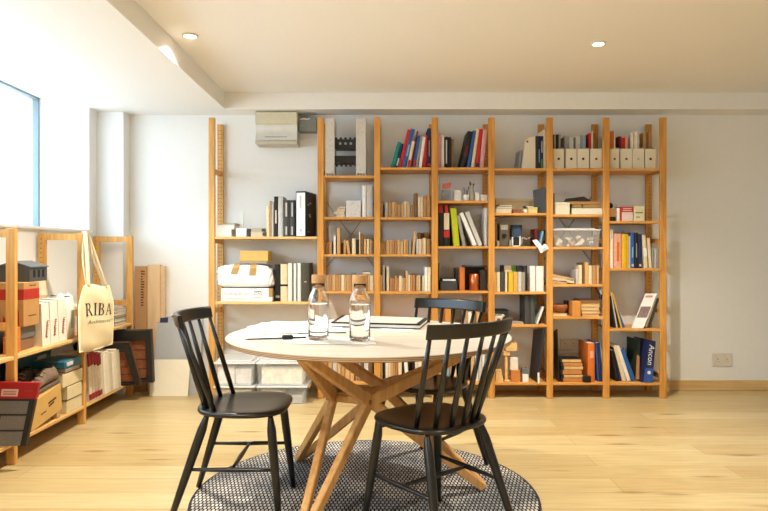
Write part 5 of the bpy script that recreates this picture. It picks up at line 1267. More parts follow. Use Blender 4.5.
m.lathe([(.014, 0), (.014, .001)], 16, 0, Matrix.Translation(cc + off*2) @ Matrix.Rotation(pi/2, 4, 'X')); m.build('lettering', pm((226, 228, 234), .5, .02, 30), nv)

# ------------------------------------------------------------------ sockets and meter boxes on the back wall
SOCK = pm((222, 214, 202), .35, .02, 30)
def socket(x0, x1, y0, y1, label):
    D = 5.292; t = thing('wall_socket', label, 'socket', (PX((x0+x1)/2, D), WB, PZ(y1, D)), 'double wall sockets')
    MB().box(PX(x0, D), PX(x1, D), D-.004, WB, PZ(y1, D), PZ(y0, D), 0, None, .003).build('plate', SOCK, t)
    m = MB(); w = PX(x1, D) - PX(x0, D); h = PZ(y0, D) - PZ(y1, D)
    for cx_ in (.27, .73):
        bx = PX(x0, D) + w*cx_; bz = PZ(y1, D) + h*.42
        m.box(bx-.0025, bx+.0025, D-.0046, D-.004, bz+.008, bz+.02); m.box(bx-.014, bx-.007, D-.0046, D-.004, bz-.01, bz-.006); m.box(bx+.007, bx+.014, D-.0046, D-.004, bz-.01, bz-.006)
    m.build('pin_holes', pm((60, 52, 46), .6, .1, 30), t)
    m = MB()
    for cx_ in (.12, .58):
        bx = PX(x0, D) + w*cx_; bz = PZ(y1, D) + h*.78; m.box(bx, bx+.012, D-.0065, D-.004, bz-.008, bz+.008, 0, None, .001)
    m.build('switch', pm((206, 196, 182), .35, .02, 30), t)
socket(712.4, 731.8, 353.2, 366, 'double wall socket on the bare wall right of the bookcase')
socket(560.2, 578.6, 338.6, 350, 'upper double wall socket seen inside the fifth narrow bay')
socket(560.6, 579, 352.4, 363.4, 'lower double wall socket just above the dark sample stack')
D = 5.13
mt = thing('meter_box', 'cream and silver metal box mounted under the beam, wide left bay', 'fuse box', (PX(276, D), WB, PZ(144, D)))
X0, X1 = PX(255.2, D), PX(297.2, D)
MB().box(X0, X1, D, WB, PZ(124.4, D), PZ(111.6, D), 0, None, .006).build('cover_flap', pm((214, 208, 184), .45, .04, 30), mt)
m = MB(); vs = []; n = 10
for xx in (X0+.003, X1-.003):
    for q in range(n+1):
        f = q/n; vs.append((xx, D + .012*sin(pi*f*1.2) - .006*f, PZ(124.4 + 16.2*f, D)))
fs = [(q, q+1, n+1+q+1, n+1+q) for q in range(n)]
m.add(vs, [f[::-1] for f in fs], 0, None, True); m.box(X0+.003, X1-.003, D+.02, WB, PZ(140.6, D), PZ(124.4, D)); m.build('steel_front', pm((220, 220, 216), .28, .06, 12, metal=.25), mt)
m = MB(); m.box(X0, X1, D-.004, WB, PZ(144, D), PZ(140.6, D), 0, None, .003); m.build('base_strip', pm((200, 192, 172), .4, .04, 30), mt)
m = MB(); m.box(PX(265, D), PX(287, D), D-.003, D+.02, PZ(138.8, D), PZ(136.6, D)); m.build('vent_slot', pm((110, 108, 104), .4, .08, 30), mt)
D = 5.2
t = thing('junction_box', 'small grey metal junction box right of the cream and silver box', 'junction box', (PX(308, D), WB, PZ(131, D)))
MB().box(PX(298.4, D), PX(316.6, D), D, WB, PZ(131.4, D), PZ(116.8, D), 0, None, .004).build('case', pm((128, 132, 128), .4, .06, 30, metal=.3), t)
m = MB(); m.tube([(PX(299.5, D), D-.002, PZ(119.6, D)), (PX(303, D), D-.004, PZ(118.8, D)), (PX(307, D), D-.004, PZ(119.4, D)), (PX(310, D), D-.002, PZ(118.6, D))], .006, 8); m.build('white_cable', WHITE_P, t)
m = MB(); m.lathe([(.004, 0), (.004, .003)], 10, 0, Matrix.Translation((PX(302, D), D, PZ(125.6, D))) @ Matrix.Rotation(pi/2, 4, 'X')); m.build('screw', pm((210, 210, 206), .3, .05, 30, metal=.8), t)
# ------------------------------------------------------------------ low pine shelving along the left wall
LX0, LX1 = -2.345, -2.025                  # back and front of the unit
FD = [2.60, 3.435, 4.245, 5.065]           # depth of the side frames
LT = 1.312
low = thing('shelving_unit', 'low open pine shelving unit along the left wall under the window sill', 'shelving', ((LX0+LX1)/2, 3.85, 0))
for d in FD:
    m = MB()
    for xa in (LX0, LX1-.05): m.box(xa, xa+.05, d, d+.032, 0, LT, 0, None, .003)
    for zc in (LT-.028, .765, .09): m.box(LX0+.048, LX1-.048, d+.006, d+.026, zc-.022, zc+.022)
    for z in [0.15 + .032*k for k in range(36)]:
        vs = [(LX0+.025+.0042*cos(a), d-.0004, z+.0042*sin(a)) for a in [2*pi*q/6 for q in range(6)]]
        m.add(vs, [(0, 1, 2, 3, 4, 5)], 1)
    m.build('side_frame', [PINE_LIT_Z, HOLE], low)
SA, SB = .602, .128
for i in range(3):
    for zt in (SA, SB):
        MB().box(LX0+.002, LX1, FD[i]+.0335, FD[i+1]-.0015, zt-.0195, zt, 0, None, .002).build('shelf', wood((206, 158, 92), (232, 190, 126), 'Y', .5, 8), low)
def atx(X, px): return X * F / (px - CX)          # depth of a pixel column on the plane x = X
def xbox(x0, x1, d0, d1, z0, z1, ch=.003): 
    m = MB(); m.box(x0, x1, d0, d1, z0, z1, 0, None, ch); return m
# --- upper shelf, first visible section
z = SA
st = thing('grey_box', 'grey box under the red and brown carton, low shelving', 'box', (-2.2, 3.71, z))
xbox(-2.31, -2.10, 3.625, 3.78, z+.066, .742).build('lid', pm((112, 110, 108), .6, .06, 30), st); xbox(-2.305, -2.105, 3.63, 3.775, z+.0005, z+.0655).build('body', pm((142, 106, 78), .7, .06, 30), st)
rb = thing('shoe_carton', 'brown carton with a red band and red flame print, low shelving', 'box', (-2.2, 3.70, .7425))
xbox(-2.33, -2.075, 3.61, 3.775, .7425, 1.0, .002).build('carton', pm((186, 140, 84), .75, .05, 30), rb)
REDM = pm((176, 42, 30), .65, .1, 40)
m = MB(); m.box(-2.3306, -2.0744, 3.6094, 3.7756, .90, .962)
m.build('red_band', REDM, rb)
m = MB(); rn = random.Random(4)
xx = -2.10
for q in range(5):
    w_ = rn.uniform(.022, .034); h_ = [.13, .09, .12, .06, .04][q]
    m.prism([(xx-w_, .75), (xx, .75), (xx-w_*.1, .75+h_*.6), (xx-w_*.6, .75+h_)], 3.6088, 3.6099); xx -= w_*1.05
m.build('flame_print', REDM, rb)
m = MB(); m.box(-2.0752, -2.0744, 3.66, 3.74, .80, .806); m.box(-2.0752, -2.0744, 3.67, 3.74, .978, .985); m.build('print', pm((96, 62, 36), .7, .05, 30), rb)
for x0, x1, d0, zt, lab in ((-2.13, -2.065, 3.50, .70, 'small orange block right behind the nearest shelf post, front one'), (-2.16, -2.09, 3.56, .745, 'taller orange block behind the nearest shelf post')):
    o = xbox(x0, x1, d0, d0+.05, z+.0005, zt, .004).build('orange_block', pm((206, 120, 46), .6, .08, 30)); tag(o, lab, 'block', 'orange blocks on the low shelving')
o = xbox(-2.31, -2.15, 3.47, 3.54, z+.0005, z+.12, .004).build('dark_case', BLACK); tag(o, 'dark case low behind the nearest shelf post', 'case')
# model house
mh = thing('model_house', 'dark grey model house with three arched window holes, on the cartons', 'model house', (-2.2, 3.80, 1.001))
HG = pm((74, 76, 76), .6, .08, 30)
m = MB(); hx0, hx1, hd0, hd1, hz, he, hr = -2.30, -2.10, 3.715, 3.91, 1.001, 1.088, 1.118
def gable(mb):
    vs = [(hx0, hd0, hz), (hx1, hd0, hz), (hx1, hd0, he), ((hx0+hx1)/2, hd0, hr), (hx0, hd0, he)]
    vs += [(x, hd1, zz) for x, y, zz in vs]
    mb.add(vs, [(0, 1, 2, 3, 4), (9, 8, 7, 6, 5)] + [(i, i+5, (i+1) % 5+5, (i+1) % 5) for i in range(5)])
gable(m); m.build('walls', HG, mh)
m = MB()
for s in (-1, 1):
    xa = (hx0+hx1)/2; xe = hx1+.008 if s > 0 else hx0-.008
    vs = [(xa, hd0-.006, hr+.002), (xe, hd0-.006, he-.002), (xe, hd1+.006, he-.002), (xa, hd1+.006, hr+.002)]
    vs += [(x, y, zz+.006) for x, y, zz in vs]; f = [(0, 1, 2, 3), (7, 6, 5, 4)] + [(i, i+4, (i+1) % 4+4, (i+1) % 4) for i in range(4)]
    m.add(vs, f if s < 0 else [g[::-1] for g in f])
m.build('roof', pm((96, 98, 100), .5, .06, 30), mh)
m = MB()
for q in range(3):
    dc = hd0 + .05 + .05*q; pts = [(dc-.013, hz+.024), (dc+.013, hz+.024), (dc+.013, hz+.06)] + [(dc+.013*cos(a), hz+.06+.013*sin(a)) for a in (pi*.25, pi*.5, pi*.75)] + [(dc-.013, hz+.06)]
    n = len(pts); m.add([(hx1+.0008, y, zz) for y, zz in pts], [tuple(range(n))])
m.build('window_hole', pm((14, 14, 15), .8, .1, 30), mh)
# beige open box and three white bags
bb = thing('open_carton', 'beige carton with upright flap behind the three white cases', 'box', (-2.24, 3.93, z))
xbox(-2.335, -2.19, 3.80, 4.07, z+.0005, .93, .002).build('carton', pm((206, 186, 156), .8, .05, 30), bb)
m = MB(); m.add([(-2.186, 3.80, .90), (-2.186, 4.07, .90), (-2.20, 4.075, .998), (-2.20, 3.795, .998)], [(0, 1, 2, 3)]); m.add([(-2.189, 3.80, .90), (-2.189, 4.07, .90), (-2.203, 4.075, .998), (-2.203, 3.795, .998)], [(3, 2, 1, 0)])
m.add([(-2.33, 3.80, .93), (-2.19, 3.80, .93), (-2.19, 3.795, .998), (-2.33, 3.795, .998)], [(0, 1, 2, 3), (3, 2, 1, 0)])
m.build('flap', pm((216, 198, 168), .8, .06, 60), bb)
G = 'white cases with red writing on the low shelving'
dd = [3.79, 3.885, 3.985, 4.085]
for q in range(3):
    e = thing('slip_case', 'white case with red handwriting, %s of three beside the tote bag' % ['nearest', 'middle', 'farthest'][q], 'case', (-2.12, dd[q], z), G)
    m = MB(); vs = []
    x1 = -2.062; d0, d1 = dd[q]+.001, dd[q+1]-.003; zt = .868 + .006*q
    vs = [(-2.185, d0, z+.0005), (x1, d0, z+.0005), (x1, d1, z+.0005), (-2.185, d1, z+.0005), (-2.18, d0+.006, zt), (x1-.012, d0+.004, zt-.006), (x1-.012, d1-.004, zt-.006), (-2.18, d1-.006, zt)]
    m.add(vs, [(3, 2, 1, 0), (4, 5, 6, 7), (0, 1, 5, 4), (1, 2, 6, 5), (2, 3, 7, 6), (3, 0, 4, 7)]); m.build('case', pm((234, 228, 216), .75, .02, 30), e)
    m = MB(); dm = (d0+d1)/2; r2 = random.Random(q)
    for k in range(9):
        za = z + .05 + .012*k; m.box(x1-.0015-.0005*k*.2, x1+.0012-.0006*k*.5, dm-.012+r2.uniform(-.004, .004)+.002*k, dm+.008+r2.uniform(-.004, .004)+.002*k, za, za+.006)
    m.build('red_writing', pm((170, 62, 54), .7, .1, 60), e)
# white soft bag
wb = thing('paper_bag', 'white paper bag with faint print standing left of the tote bag', 'bag', (-2.12, 4.15, z))
m = MB(); vs = []; n = 20; rings = [(.95, z+.0005), (1.0, z+.06), (.97, z+.2), (.8, z+.265), (.4, z+.288)]
for sc, zz in rings:
    for i in range(n):
        a = 2*pi*i/n; vs.append((-2.125 + .068*sc*math.copysign(abs(cos(a))**.5, cos(a)), 4.15+.058*sc*math.copysign(abs(sin(a))**.5, sin(a)), zz + (.02*sin(3*a) if sc < .9 else 0)))
fs = [(k*n+i, k*n+(i+1) % n, (k+1)*n+(i+1) % n, (k+1)*n+i) for k in range(len(rings)-1) for i in range(n)]
m.add(vs, fs, 0, None, True); m.f.append(list(range(n))[::-1]); m.mi.append(0); m.sm.append(False); m.f.append([(len(rings)-1)*n+i for i in range(n)]); m.mi.append(0); m.sm.append(True)
m.build('bag', pm((230, 224, 210), .75, .03, 40), wb)
m = MB(); m.box(-2.0585, -2.0562, 4.13, 4.17, z+.07, z+.19); m.build('print', pm((178, 182, 176), .75, .12, 120), wb)
m = MB(); m.bar((-2.18, 4.10, z+.29), (-2.08, 4.16, z+.28), .02, .004); m.build('dark_flap', pm((60, 58, 54), .6, .1, 40), wb)
# --- tote bag hung on the middle frame
P1, P2 = Vector((-2.0, 4.085, 0)), Vector((-1.898, 4.365, 0)); U = (P2-P1).normalized(); Nn = Vector((U.y, -U.x, 0)); Wd = (P2-P1).length
ZT, ZBt = .955, .525
tb = thing('tote_bag', 'cream canvas tote bag lettered RIBA hanging from the low shelving post', 'bag', (P1.x, P1.y, ZBt))
CANV = pm((226, 210, 172), .9, .05, 300, bump=.15)
def bag(u, v, s):
    # u across, v up; s = front(+1)/back(-1)
    edge = (1-(2*u-1)**4)*(1-(2*v-1)**6)
    w_ = 1.0 + .05*sin(pi*(1-v)) - .22*max(0, v-.72)/.28*abs(2*u-1)
    uu = .5 + (u-.5)*w_
    zz = ZBt + (ZT-ZBt)*v - .035*(1-v)*(1-u)**1.5*0 - .03*(1-v)*(.5-abs(u-.3)) + .012*sin(6*u)*v
    bulge = .026*edge + .006*sin(9*u+3*v)*edge + .004*sin(14*v+5*u)*edge
    p = P1 + U*(uu*Wd) + Nn*(.022 + s*bulge); return (p.x, p.y, zz)
m = MB(); nu, nv = 22, 26
fr = [bag(i/nu, j/nv, 1) for j in range(nv+1) for i in range(nu+1)]; bk = [bag(i/nu, j/nv, -.75) for j in range(nv+1) for i in range(nu+1)]
N_ = len(fr); fs = []
for j in range(nv):
    for i in range(nu):
        k = j*(nu+1)+i; fs.append((k, k+1, k+nu+2, k+nu+1)); fs.append((N_+k, N_+k+nu+1, N_+k+nu+2, N_+k+1))
for j in range(nv):
    k = j*(nu+1); fs.append((k, k+nu+1, N_+k+nu+1, N_+k)); k += nu; fs.append((k+nu+1, k, N_+k, N_+k+nu+1))
for i in range(nu): fs.append((i+1, i, N_+i, N_+i+1)); k = nv*(nu+1)+i; fs.append((k, k+1, N_+k+1, N_+k))
m.add(fr+bk, fs, 0, None, True); m.build('body', CANV, tb)
top = Vector((LX1+.012, FD[1]+.826, LT+.006))
for side, fr_ in ((1, .02), (-1, -.004)):
    m = MB(); a = Vector(bag(.2, .97, .5)); b2 = Vector(bag(.8, .97, .5))
    hook = Vector((LX1-.02, FD[2]+.014 + .02*side*0, LT+.004)); 
    pts = [a, a.lerp(hook, .5) + Nn*.012*side, Vector((LX1+.008, FD[2]-.006, LT-.02)), Vector((LX1-.006, FD[2]+.012, LT+.006)), Vector((LX1+.008, FD[2]+.036, LT-.02)), b2.lerp(hook, .5) + Nn*.012*side + U*.01, b2]
    sm = []
    for k in range(len(pts)-1):
        p0 = pts[max(k-1, 0)]; p1 = pts[k]; p2 = pts[k+1]; p3 = pts[min(k+2, len(pts)-1)]
        for q in range(5):
            t = q/5; sm.append(.5*((2*p1) + (p2-p0)*t + (2*p0-5*p1+4*p2-p3)*t*t + (3*p1-p0-3*p2+p3)*t**3))
    sm.append(pts[-1]); m.tube([p + Nn*fr_*.3 for p in sm], .012, 8, 0, .22); m.build('strap', CANV, tb)
# lettering: R I B A in a serif hand, then a slanted second line
def serif(mb, P, s):
    """P maps (u, v) to a point; strokes of height 1"""
    def rect(u0, v0, u1, v1): mb.add([P(u0, v0), P(u1, v0), P(u1, v1), P(u0, v1)], [(0, 1, 2, 3)], 0)
    def poly(p): mb.add([P(*q) for q in p], [tuple(range(len(p)))], 0)
    def bowl(u0, vc, rx, ry, w_):
        n = 10; o = [(u0 + rx*sin(pi*q/n), vc + ry*cos(pi*q/n)) for q in range(n+1)]; i_ = [(u0 + (rx-w_)*sin(pi*q/n), vc + (ry-w_*.55)*cos(pi*q/n)) for q in range(n+1)]
        for q in range(n): mb.add([P(*o[q]), P(*i_[q]), P(*i_[q+1]), P(*o[q+1])], [(0, 1, 2, 3)], 0)
    sw = .15; x = 0
    # R
    rect(x+.08, 0, x+.08+sw, 1); rect(x, 0, x+.32, .045); rect(x, .955, x+.3, 1); rect(x+.2, .955, x+.36, 1); rect(x+.2, .46, x+.36, .505); bowl(x+.34, .73, .30, .27, .13)
    poly([(x+.36, .48), (x+.52, .48), (x+.86, 0), (x+.66, 0)]); rect(x+.62, 0, x+.92, .04); x += 1.02
    rect(x+.1, 0, x+.1+sw, 1); rect(x, 0, x+.36, .045); rect(x, .955, x+.36, 1); x += .5
    rect(x+.08, 0, x+.08+sw, 1); rect(x, 0, x+.36, .045); rect(x, .955, x+.34, 1); rect(x+.2, .5, x+.36, .545); bowl(x+.34, .75, .27, .25, .12); bowl(x+.35, .265, .33, .265, .13); x += .82
    poly([(x+.42, 1), (x+.52, 1), (x+.17, 0), (x+.09, 0)]); poly([(x+.42, 1), (x+.56, 1), (x+.92, 0), (x+.74, 0)]); rect(x+.2, .31, x+.72, .36); rect(x, 0, x+.3, .04); rect(x+.62, 0, x+1.0, .04)
LW = 3.34
def PP(u, v):
    uu = .13 + .74*u/LW; vv = .535 + .185*v; p = Vector(bag(uu, vv, 1)); return p + Nn*.0035
m = MB(); serif(m, PP, 1); m.build('lettering', pm((58, 52, 46), .8, .05, 30), tb)
vs, fs = text_geo('Architecture', .25); mx = max(v[0] for v in vs); mn = min(v[0] for v in vs)
m = MB(); m.add([Vector(bag(  .17 + .76*(v[0]-mn)/(mx-mn), .44 + .075*v[1], 1)) + Nn*.003 for v in vs], fs); m.build('lettering', pm((104, 94, 78), .8, .05, 30), tb)
# --- last upper section : white boxes, pamphlets
e = thing('slip_case', 'white slip case lying deep behind the tote bag, last shelf section', 'case', (-2.14, 4.55, z))
xbox(-2.30, -2.07, 4.40, 4.62, z+.0005, .795, .003).build('case', pm((226, 216, 196), .75, .03, 30), e); m = MB(); m.box(-2.0705, -2.0688, 4.41, 4.61, z+.08, z+.1); m.build('label', pm((190, 178, 150), .7, .05, 30), e)
e = thing('slip_case', 'white upright slip case just right of the tote bag', 'case', (-2.14, 4.70, z))
xbox(-2.30, -2.06, 4.66, 4.80, z+.0005, .80, .003).build('case', pm((236, 230, 216), .75, .03, 30), e); m = MB(); m.box(-2.0605, -2.0588, 4.68, 4.78, z+.1, z+.15); m.build('label', pm((150, 140, 120), .7, .05, 30), e)
G = 'pamphlets stacked at the end of the low shelving'
for q in range(5):
    d0 = 4.83 + .004*(q % 2); zb_ = z + .026*q; m = MB(); m.box(-2.30, -2.06-.006*(q % 3), d0, 5.04, zb_+.0005, zb_+.004); m.box(-2.30, -2.06-.006*(q % 3), d0, 5.04, zb_+.021, zb_+.025); o = m.build('pamphlet', pm([(150, 146, 140), (196, 190, 180), (122, 120, 118), (206, 200, 190), (168, 160, 148)][q], .7, .06, 40)); o['_o'] = tuple(o.location)
    q2 = MB(); q2.box(-2.296, -2.064-.006*(q % 3), d0+.003, 5.036, zb_+.004, zb_+.021); q2.build('pages', PAGES, o)
    tag(o, '%s pamphlet in the stack beside the farthest low shelf frame' % ['bottom', 'second from bottom', 'middle', 'second from top', 'topmost'][q], 'pamphlet', G)
# --- lower shelf
z = SB
# sample board with red top, leaning out over the shelf
sb = thing('sample_board', 'tall sample board with red header and three dark grey panels', 'sample board', (-2.0, 3.33, z))
D = 3.36; q4 = [(-62, 449.4), (25.5, 448.2), (35.4, 384.4), (-60, 382.6)]
def pt(a, b2, dd_=0): return Vector((PX(a, D), D + dd_ + .035*(450-b2)/66, max(PZ(b2, D), z+.001)))
def qd(m, pts, th, dd_=0, mi=0):
    vs = [pt(a, b2, dd_) for a, b2 in pts]; vs += [v + Vector((0, th, 0)) for v in vs]
    m.add(vs, [(0, 1, 2, 3), (7, 6, 5, 4)] + [(i, i+4, (i+1) % 4+4, (i+1) % 4) for i in range(4)], mi)
m = MB(); qd(m, q4, .022); m.build('board', pm((34, 33, 33), .5, .1, 30), sb)
def lerp4(u, v):
    a = q4[0]; b2 = q4[1]; c = q4[2]; d = q4[3]
    return ((a[0]*(1-u)+b2[0]*u)*(1-v) + (d[0]*(1-u)+c[0]*u)*v, (a[1]*(1-u)+b2[1]*u)*(1-v) + (d[1]*(1-u)+c[1]*u)*v)
def sub(u0, u1, v0, v1): return [lerp4(u0, v0), lerp4(u1, v0), lerp4(u1, v1), lerp4(u0, v1)]
m = MB(); qd(m, sub(-.002, 1.002, .755, 1.003), .024, -.0012); m.build('red_header', pm((166, 26, 34), .5, .06, 30), sb)
for v0, v1, u0 in ((.04, .255, .04), (.285, .495, .66), (.525, .72, .04)):
    m = MB(); qd(m, sub(u0, .935, v0, v1), .006, -.004); m.build('sample_panel', pm((112, 112, 112), .6, .2, 180), sb)
m = MB(); qd(m, sub(.04, .62, .285, .495), .006, -.004); m.build('sample_panel', pm((112, 112, 112), .6, .2, 180), sb)
m = MB(); qd(m, sub(.62, .8, .79, .90), .001, -.002); m.build('white_label', pm((222, 190, 186), .6, .05, 30), sb)
m = MB()
for v_ in (.815, .835, .86): qd(m, sub(.64, .78, v_, v_+.009), .001, -.003)
qd(m, sub(.87, .95, .87, .885), .001, -.002); m.build('print', pm((150, 70, 70), .6, .05, 30), sb)
# kraft shoe box tilted, with shoes on it
xa, xb = -2.30, -2.035
kb = thing('cardboard_box', 'tilted kraft cardboard box with dark print on the bottom shelf', 'box', (-2.15, 3.73, z))
m = MB(); d0, d1 = 3.62, 3.97; tl = .05
vs = [(xa, d0, z+.001), (xb, d0, z+.001), (xb, d1, z+tl), (xa, d1, z+tl), (xa, d0+.0, z+.165), (xb, d0+.0, z+.165), (xb, d1-.02, z+.165+tl), (xa, d1-.02, z+.165+tl)]
m.add(vs, [(3, 2, 1, 0), (4, 5, 6, 7), (0, 1, 5, 4), (1, 2, 6, 5), (2, 3, 7, 6), (3, 0, 4, 7)]); m.build('carton', pm((206, 166, 96), .75, .05, 30), kb)
m = MB(); m.box(xa+.002, xb-.002, d1-.06, d1-.021, z+.001, z+tl+.02); m.build('bottom_flap', CARD, kb)
m = MB(); 
for dm, zc, L_ in ((3.85, z+.115, .09), (3.84, z+.095, .06)): m.bar((xb+.0006, dm-L_/2, zc+.008), (xb+.0006, dm+L_/2, zc+.024), .0012, .011, (0, 0, 1), 0, 0)
m.bar((xb+.0006, 3.72, z+.075), (xb+.0006, 3.78, z+.083), .0012, .007, (0, 0, 1), 0, 0); m.build('print', pm((70, 54, 36), .7, .08, 40), kb)
def shoe(label, cx_, cd, zb_, yaw, rgb):
    s = thing('shoe', label, 'shoe', (cx_, cd, zb_), 'pair of grey-brown shoes on the kraft box', yaw)
    m = MB(); L_ = .27; secs = []
    prof = [(-.5, .030, .09, .03), (-.44, .040, .112, .02), (-.30, .043, .118, .0), (-.12, .043, .112, .0), (.06, .045, .086, 0), (.22, .049, .064, 0), (.38, .045, .048, 0), (.47, .03, .038, 0), (.5, .012, .026, 0)]
    n = 14; vs = []
    for t, w_, h_, _ in prof:
        for i in range(n):
            a = 2*pi*i/n; x = w_*cos(a); zz = .014 + (h_-.014)*(.5+.5*sin(a)); x *= 1 - .3*max(0, sin(a))
            vs.append((x, t*L_, zz))
    fs = [(k*n+i, (k+1)*n+i, (k+1)*n+(i+1) % n, k*n+(i+1) % n) for k in range(len(prof)-1) for i in range(n)]
    m.add(vs, fs, 0, None, True); m.f.append(list(range(n))); m.mi.append(0); m.sm.append(True); m.f.append([(len(prof)-1)*n+i for i in range(n)][::-1]); m.mi.append(0); m.sm.append(True)
    m.build('upper', pm(rgb, .85, .18, 60, bump=.2), s, local=True)
    m = MB(); out = [(w_*1.04*sg, t*L_*1.02) for sg, seq in ((1, prof), (-1, prof[::-1])) for t, w_, h_, _ in seq]
    k = len(out); vs = [(x, y, .0008) for x, y in out] + [(x, y, .017) for x, y in out]
    m.add(vs, [tuple(range(k))[::-1], tuple(range(k, 2*k))] + [(i, (i+1) % k, (i+1) % k+k, i+k) for i in range(k)]); m.build('sole', pm((112, 98, 82), .8, .1, 40), s, local=True)
    m = MB()
    for q in range(4): 
        yy = -.02 + .03*q; zz = .106 - .012*q; m.tube([(-.026, yy, zz-.012), (0, yy+.004, zz+.002), (.026, yy, zz-.012)], .0035, 6)
    m.build('laces', pm((150, 138, 122), .85, .1, 80), s, local=True)
    m = MB(); m.lathe([(.024, .0), (.026, .004), (.018, .004), (.017, -.012), (.002, -.014)], 16, 0, Matrix.Translation((0, -.33*L_, .118)) @ Matrix.Scale(1.5, 4, (0, 1, 0)), caps=False); m.build('opening', pm((34, 30, 28), .9, .1, 40), s, local=True)
    return s
s1 = shoe('grey-brown laced shoe on the kraft box, nearest the room', -2.10, 3.84, z+.205, radians(172), (126, 106, 88)); s1.rotation_euler = (radians(-7), 0, radians(172))
s2 = shoe('darker shoe of the pair, behind on the kraft box', -2.19, 3.78, z+.20, radians(190), (70, 60, 54)); s2.rotation_euler = (radians(-7), 0, radians(190))
# stack of cream tile boxes
G = 'cream tile boxes stacked on the bottom shelf'
dims = [(4.02, 4.225, z+.0005, z+.088), (4.03, 4.225, z+.089, z+.178), (3.97, 4.235, z+.179, z+.268)]
for q, (d0, d1, z0_, z1_) in enumerate(dims):
    e = thing('tile_box', 'cream tile box, %s of three stacked on the bottom shelf' % ['bottom', 'middle', 'top'][q], 'box', (-2.15, (d0+d1)/2, z0_), G)
    xbox(-2.27, -2.032, d0+.002, d1, z0_, z1_-.006, .002).build('body', pm((218, 202, 164), .75, .05, 30), e); xbox(-2.272, -2.030 - .004*q, d0, d1+.001, z1_-.0055, z1_, .001).build('lid', pm((110, 92, 64), .7, .05, 30), e)
# dark teal tray / folders standing behind them
e = thing('plastic_tray', 'large dark teal plastic tray tilted behind the tile boxes', 'tray', (-2.2, 4.0, z))
m = MB(); m.add([(-2.285, 3.74, z+.05), (-2.285, 4.22, z+.05), (-2.235, 4.22, z+.405), (-2.235, 3.74, z+.405), (-2.298, 3.74, z+.05), (-2.298, 4.22, z+.05), (-2.248, 4.22, z+.405), (-2.248, 3.74, z+.405)], [(0, 1, 2, 3), (7, 6, 5, 4), (0, 4, 5, 1), (1, 5, 6, 2), (2, 6, 7, 3), (3, 7, 4, 0)]); m.build('tray', pm((62, 104, 118), .4, .1, 30), e)
m = MB(); m.add([(-2.2425, 4.05, z+.33), (-2.2425, 4.16, z+.33), (-2.2369, 4.16, z+.37), (-2.2369, 4.05, z+.37)], [(0, 1, 2, 3)]); m.build('label', pm((196, 200, 200), .6, .05, 30), e)
m = MB(); m.box(-2.335, -2.30, 3.74, 4.22, z+.0005, z+.395, 0, None, .004); m.build('back', pm((52, 90, 104), .4, .1, 30), e)
e = thing('plastic_folder', 'bright blue folder with white label jutting out under tote bag', 'folder', (-2.1, 4.13, z+.27))
m = MB(); m.box(-2.26, -2.03, 4.0, 4.215, z+.296, z+.345, 0, None, .006); m.build('folder', pm((46, 104, 132), .35, .1, 30), e)
for v in e.children[0].data.vertices: pass
m = MB(); m.box(-2.0302, -2.0288, 4.02, 4.10, z+.31, z+.335); m.build('label', pm((206, 206, 200), .6, .05, 30), e)
m = MB(); m.box(-2.26, -2.032, 4.01, 4.20, z+.2695, z+.2955, 0, None, .004); o = m.build('grey_file', pm((150, 138, 124), .6, .08, 30)); tag(o, 'flat grey-brown file lying between tile boxes and blue folder', 'file')
# row of white spined journals
G = 'journals leaning on the bottom shelf'
rn = random.Random(9); dx0 = 4.335
for q in range(11):
    w_ = .046 + rn.uniform(-.004, .006); hgt = .348 + rn.uniform(-.012, .012) - .006*q
    rd = q < 4
    cov, pg = book_mesh(w_-.003, hgt, .21, 'white')
    o = cov.build('journal', pm(((226, 216, 196), (206, 194, 172), (234, 226, 210))[q % 3] if not rd else (222, 206, 190), .7, .06, 40), local=True); pg.build('pages', PAGES, o, local=True)
    t = w_
    if rd:
        for (za, zc) in ((.74, 1.0), (.04, .16)):
            f = MB(); f.box(-t/2*.96, t/2*.96, -t*.16-.001, .0005, za*hgt, zc*hgt); f.build('spine_label', pm((150, 30, 36), .6, .08, 40), o, local=True)
    lean = radians(-7)
    o.rotation_euler = (0, lean, radians(90)); o.location = (-2.03, dx0 + w_/2, z + .0006 + (w_/2)*abs(sin(lean)))
    dx0 += w_/cos(lean) + .001
    tag(o, ('red-banded white journal, %s from the shelf post, bottom shelf' if rd else 'plain white journal, %s from the shelf post, bottom shelf') % ORD[q], 'journal', G)
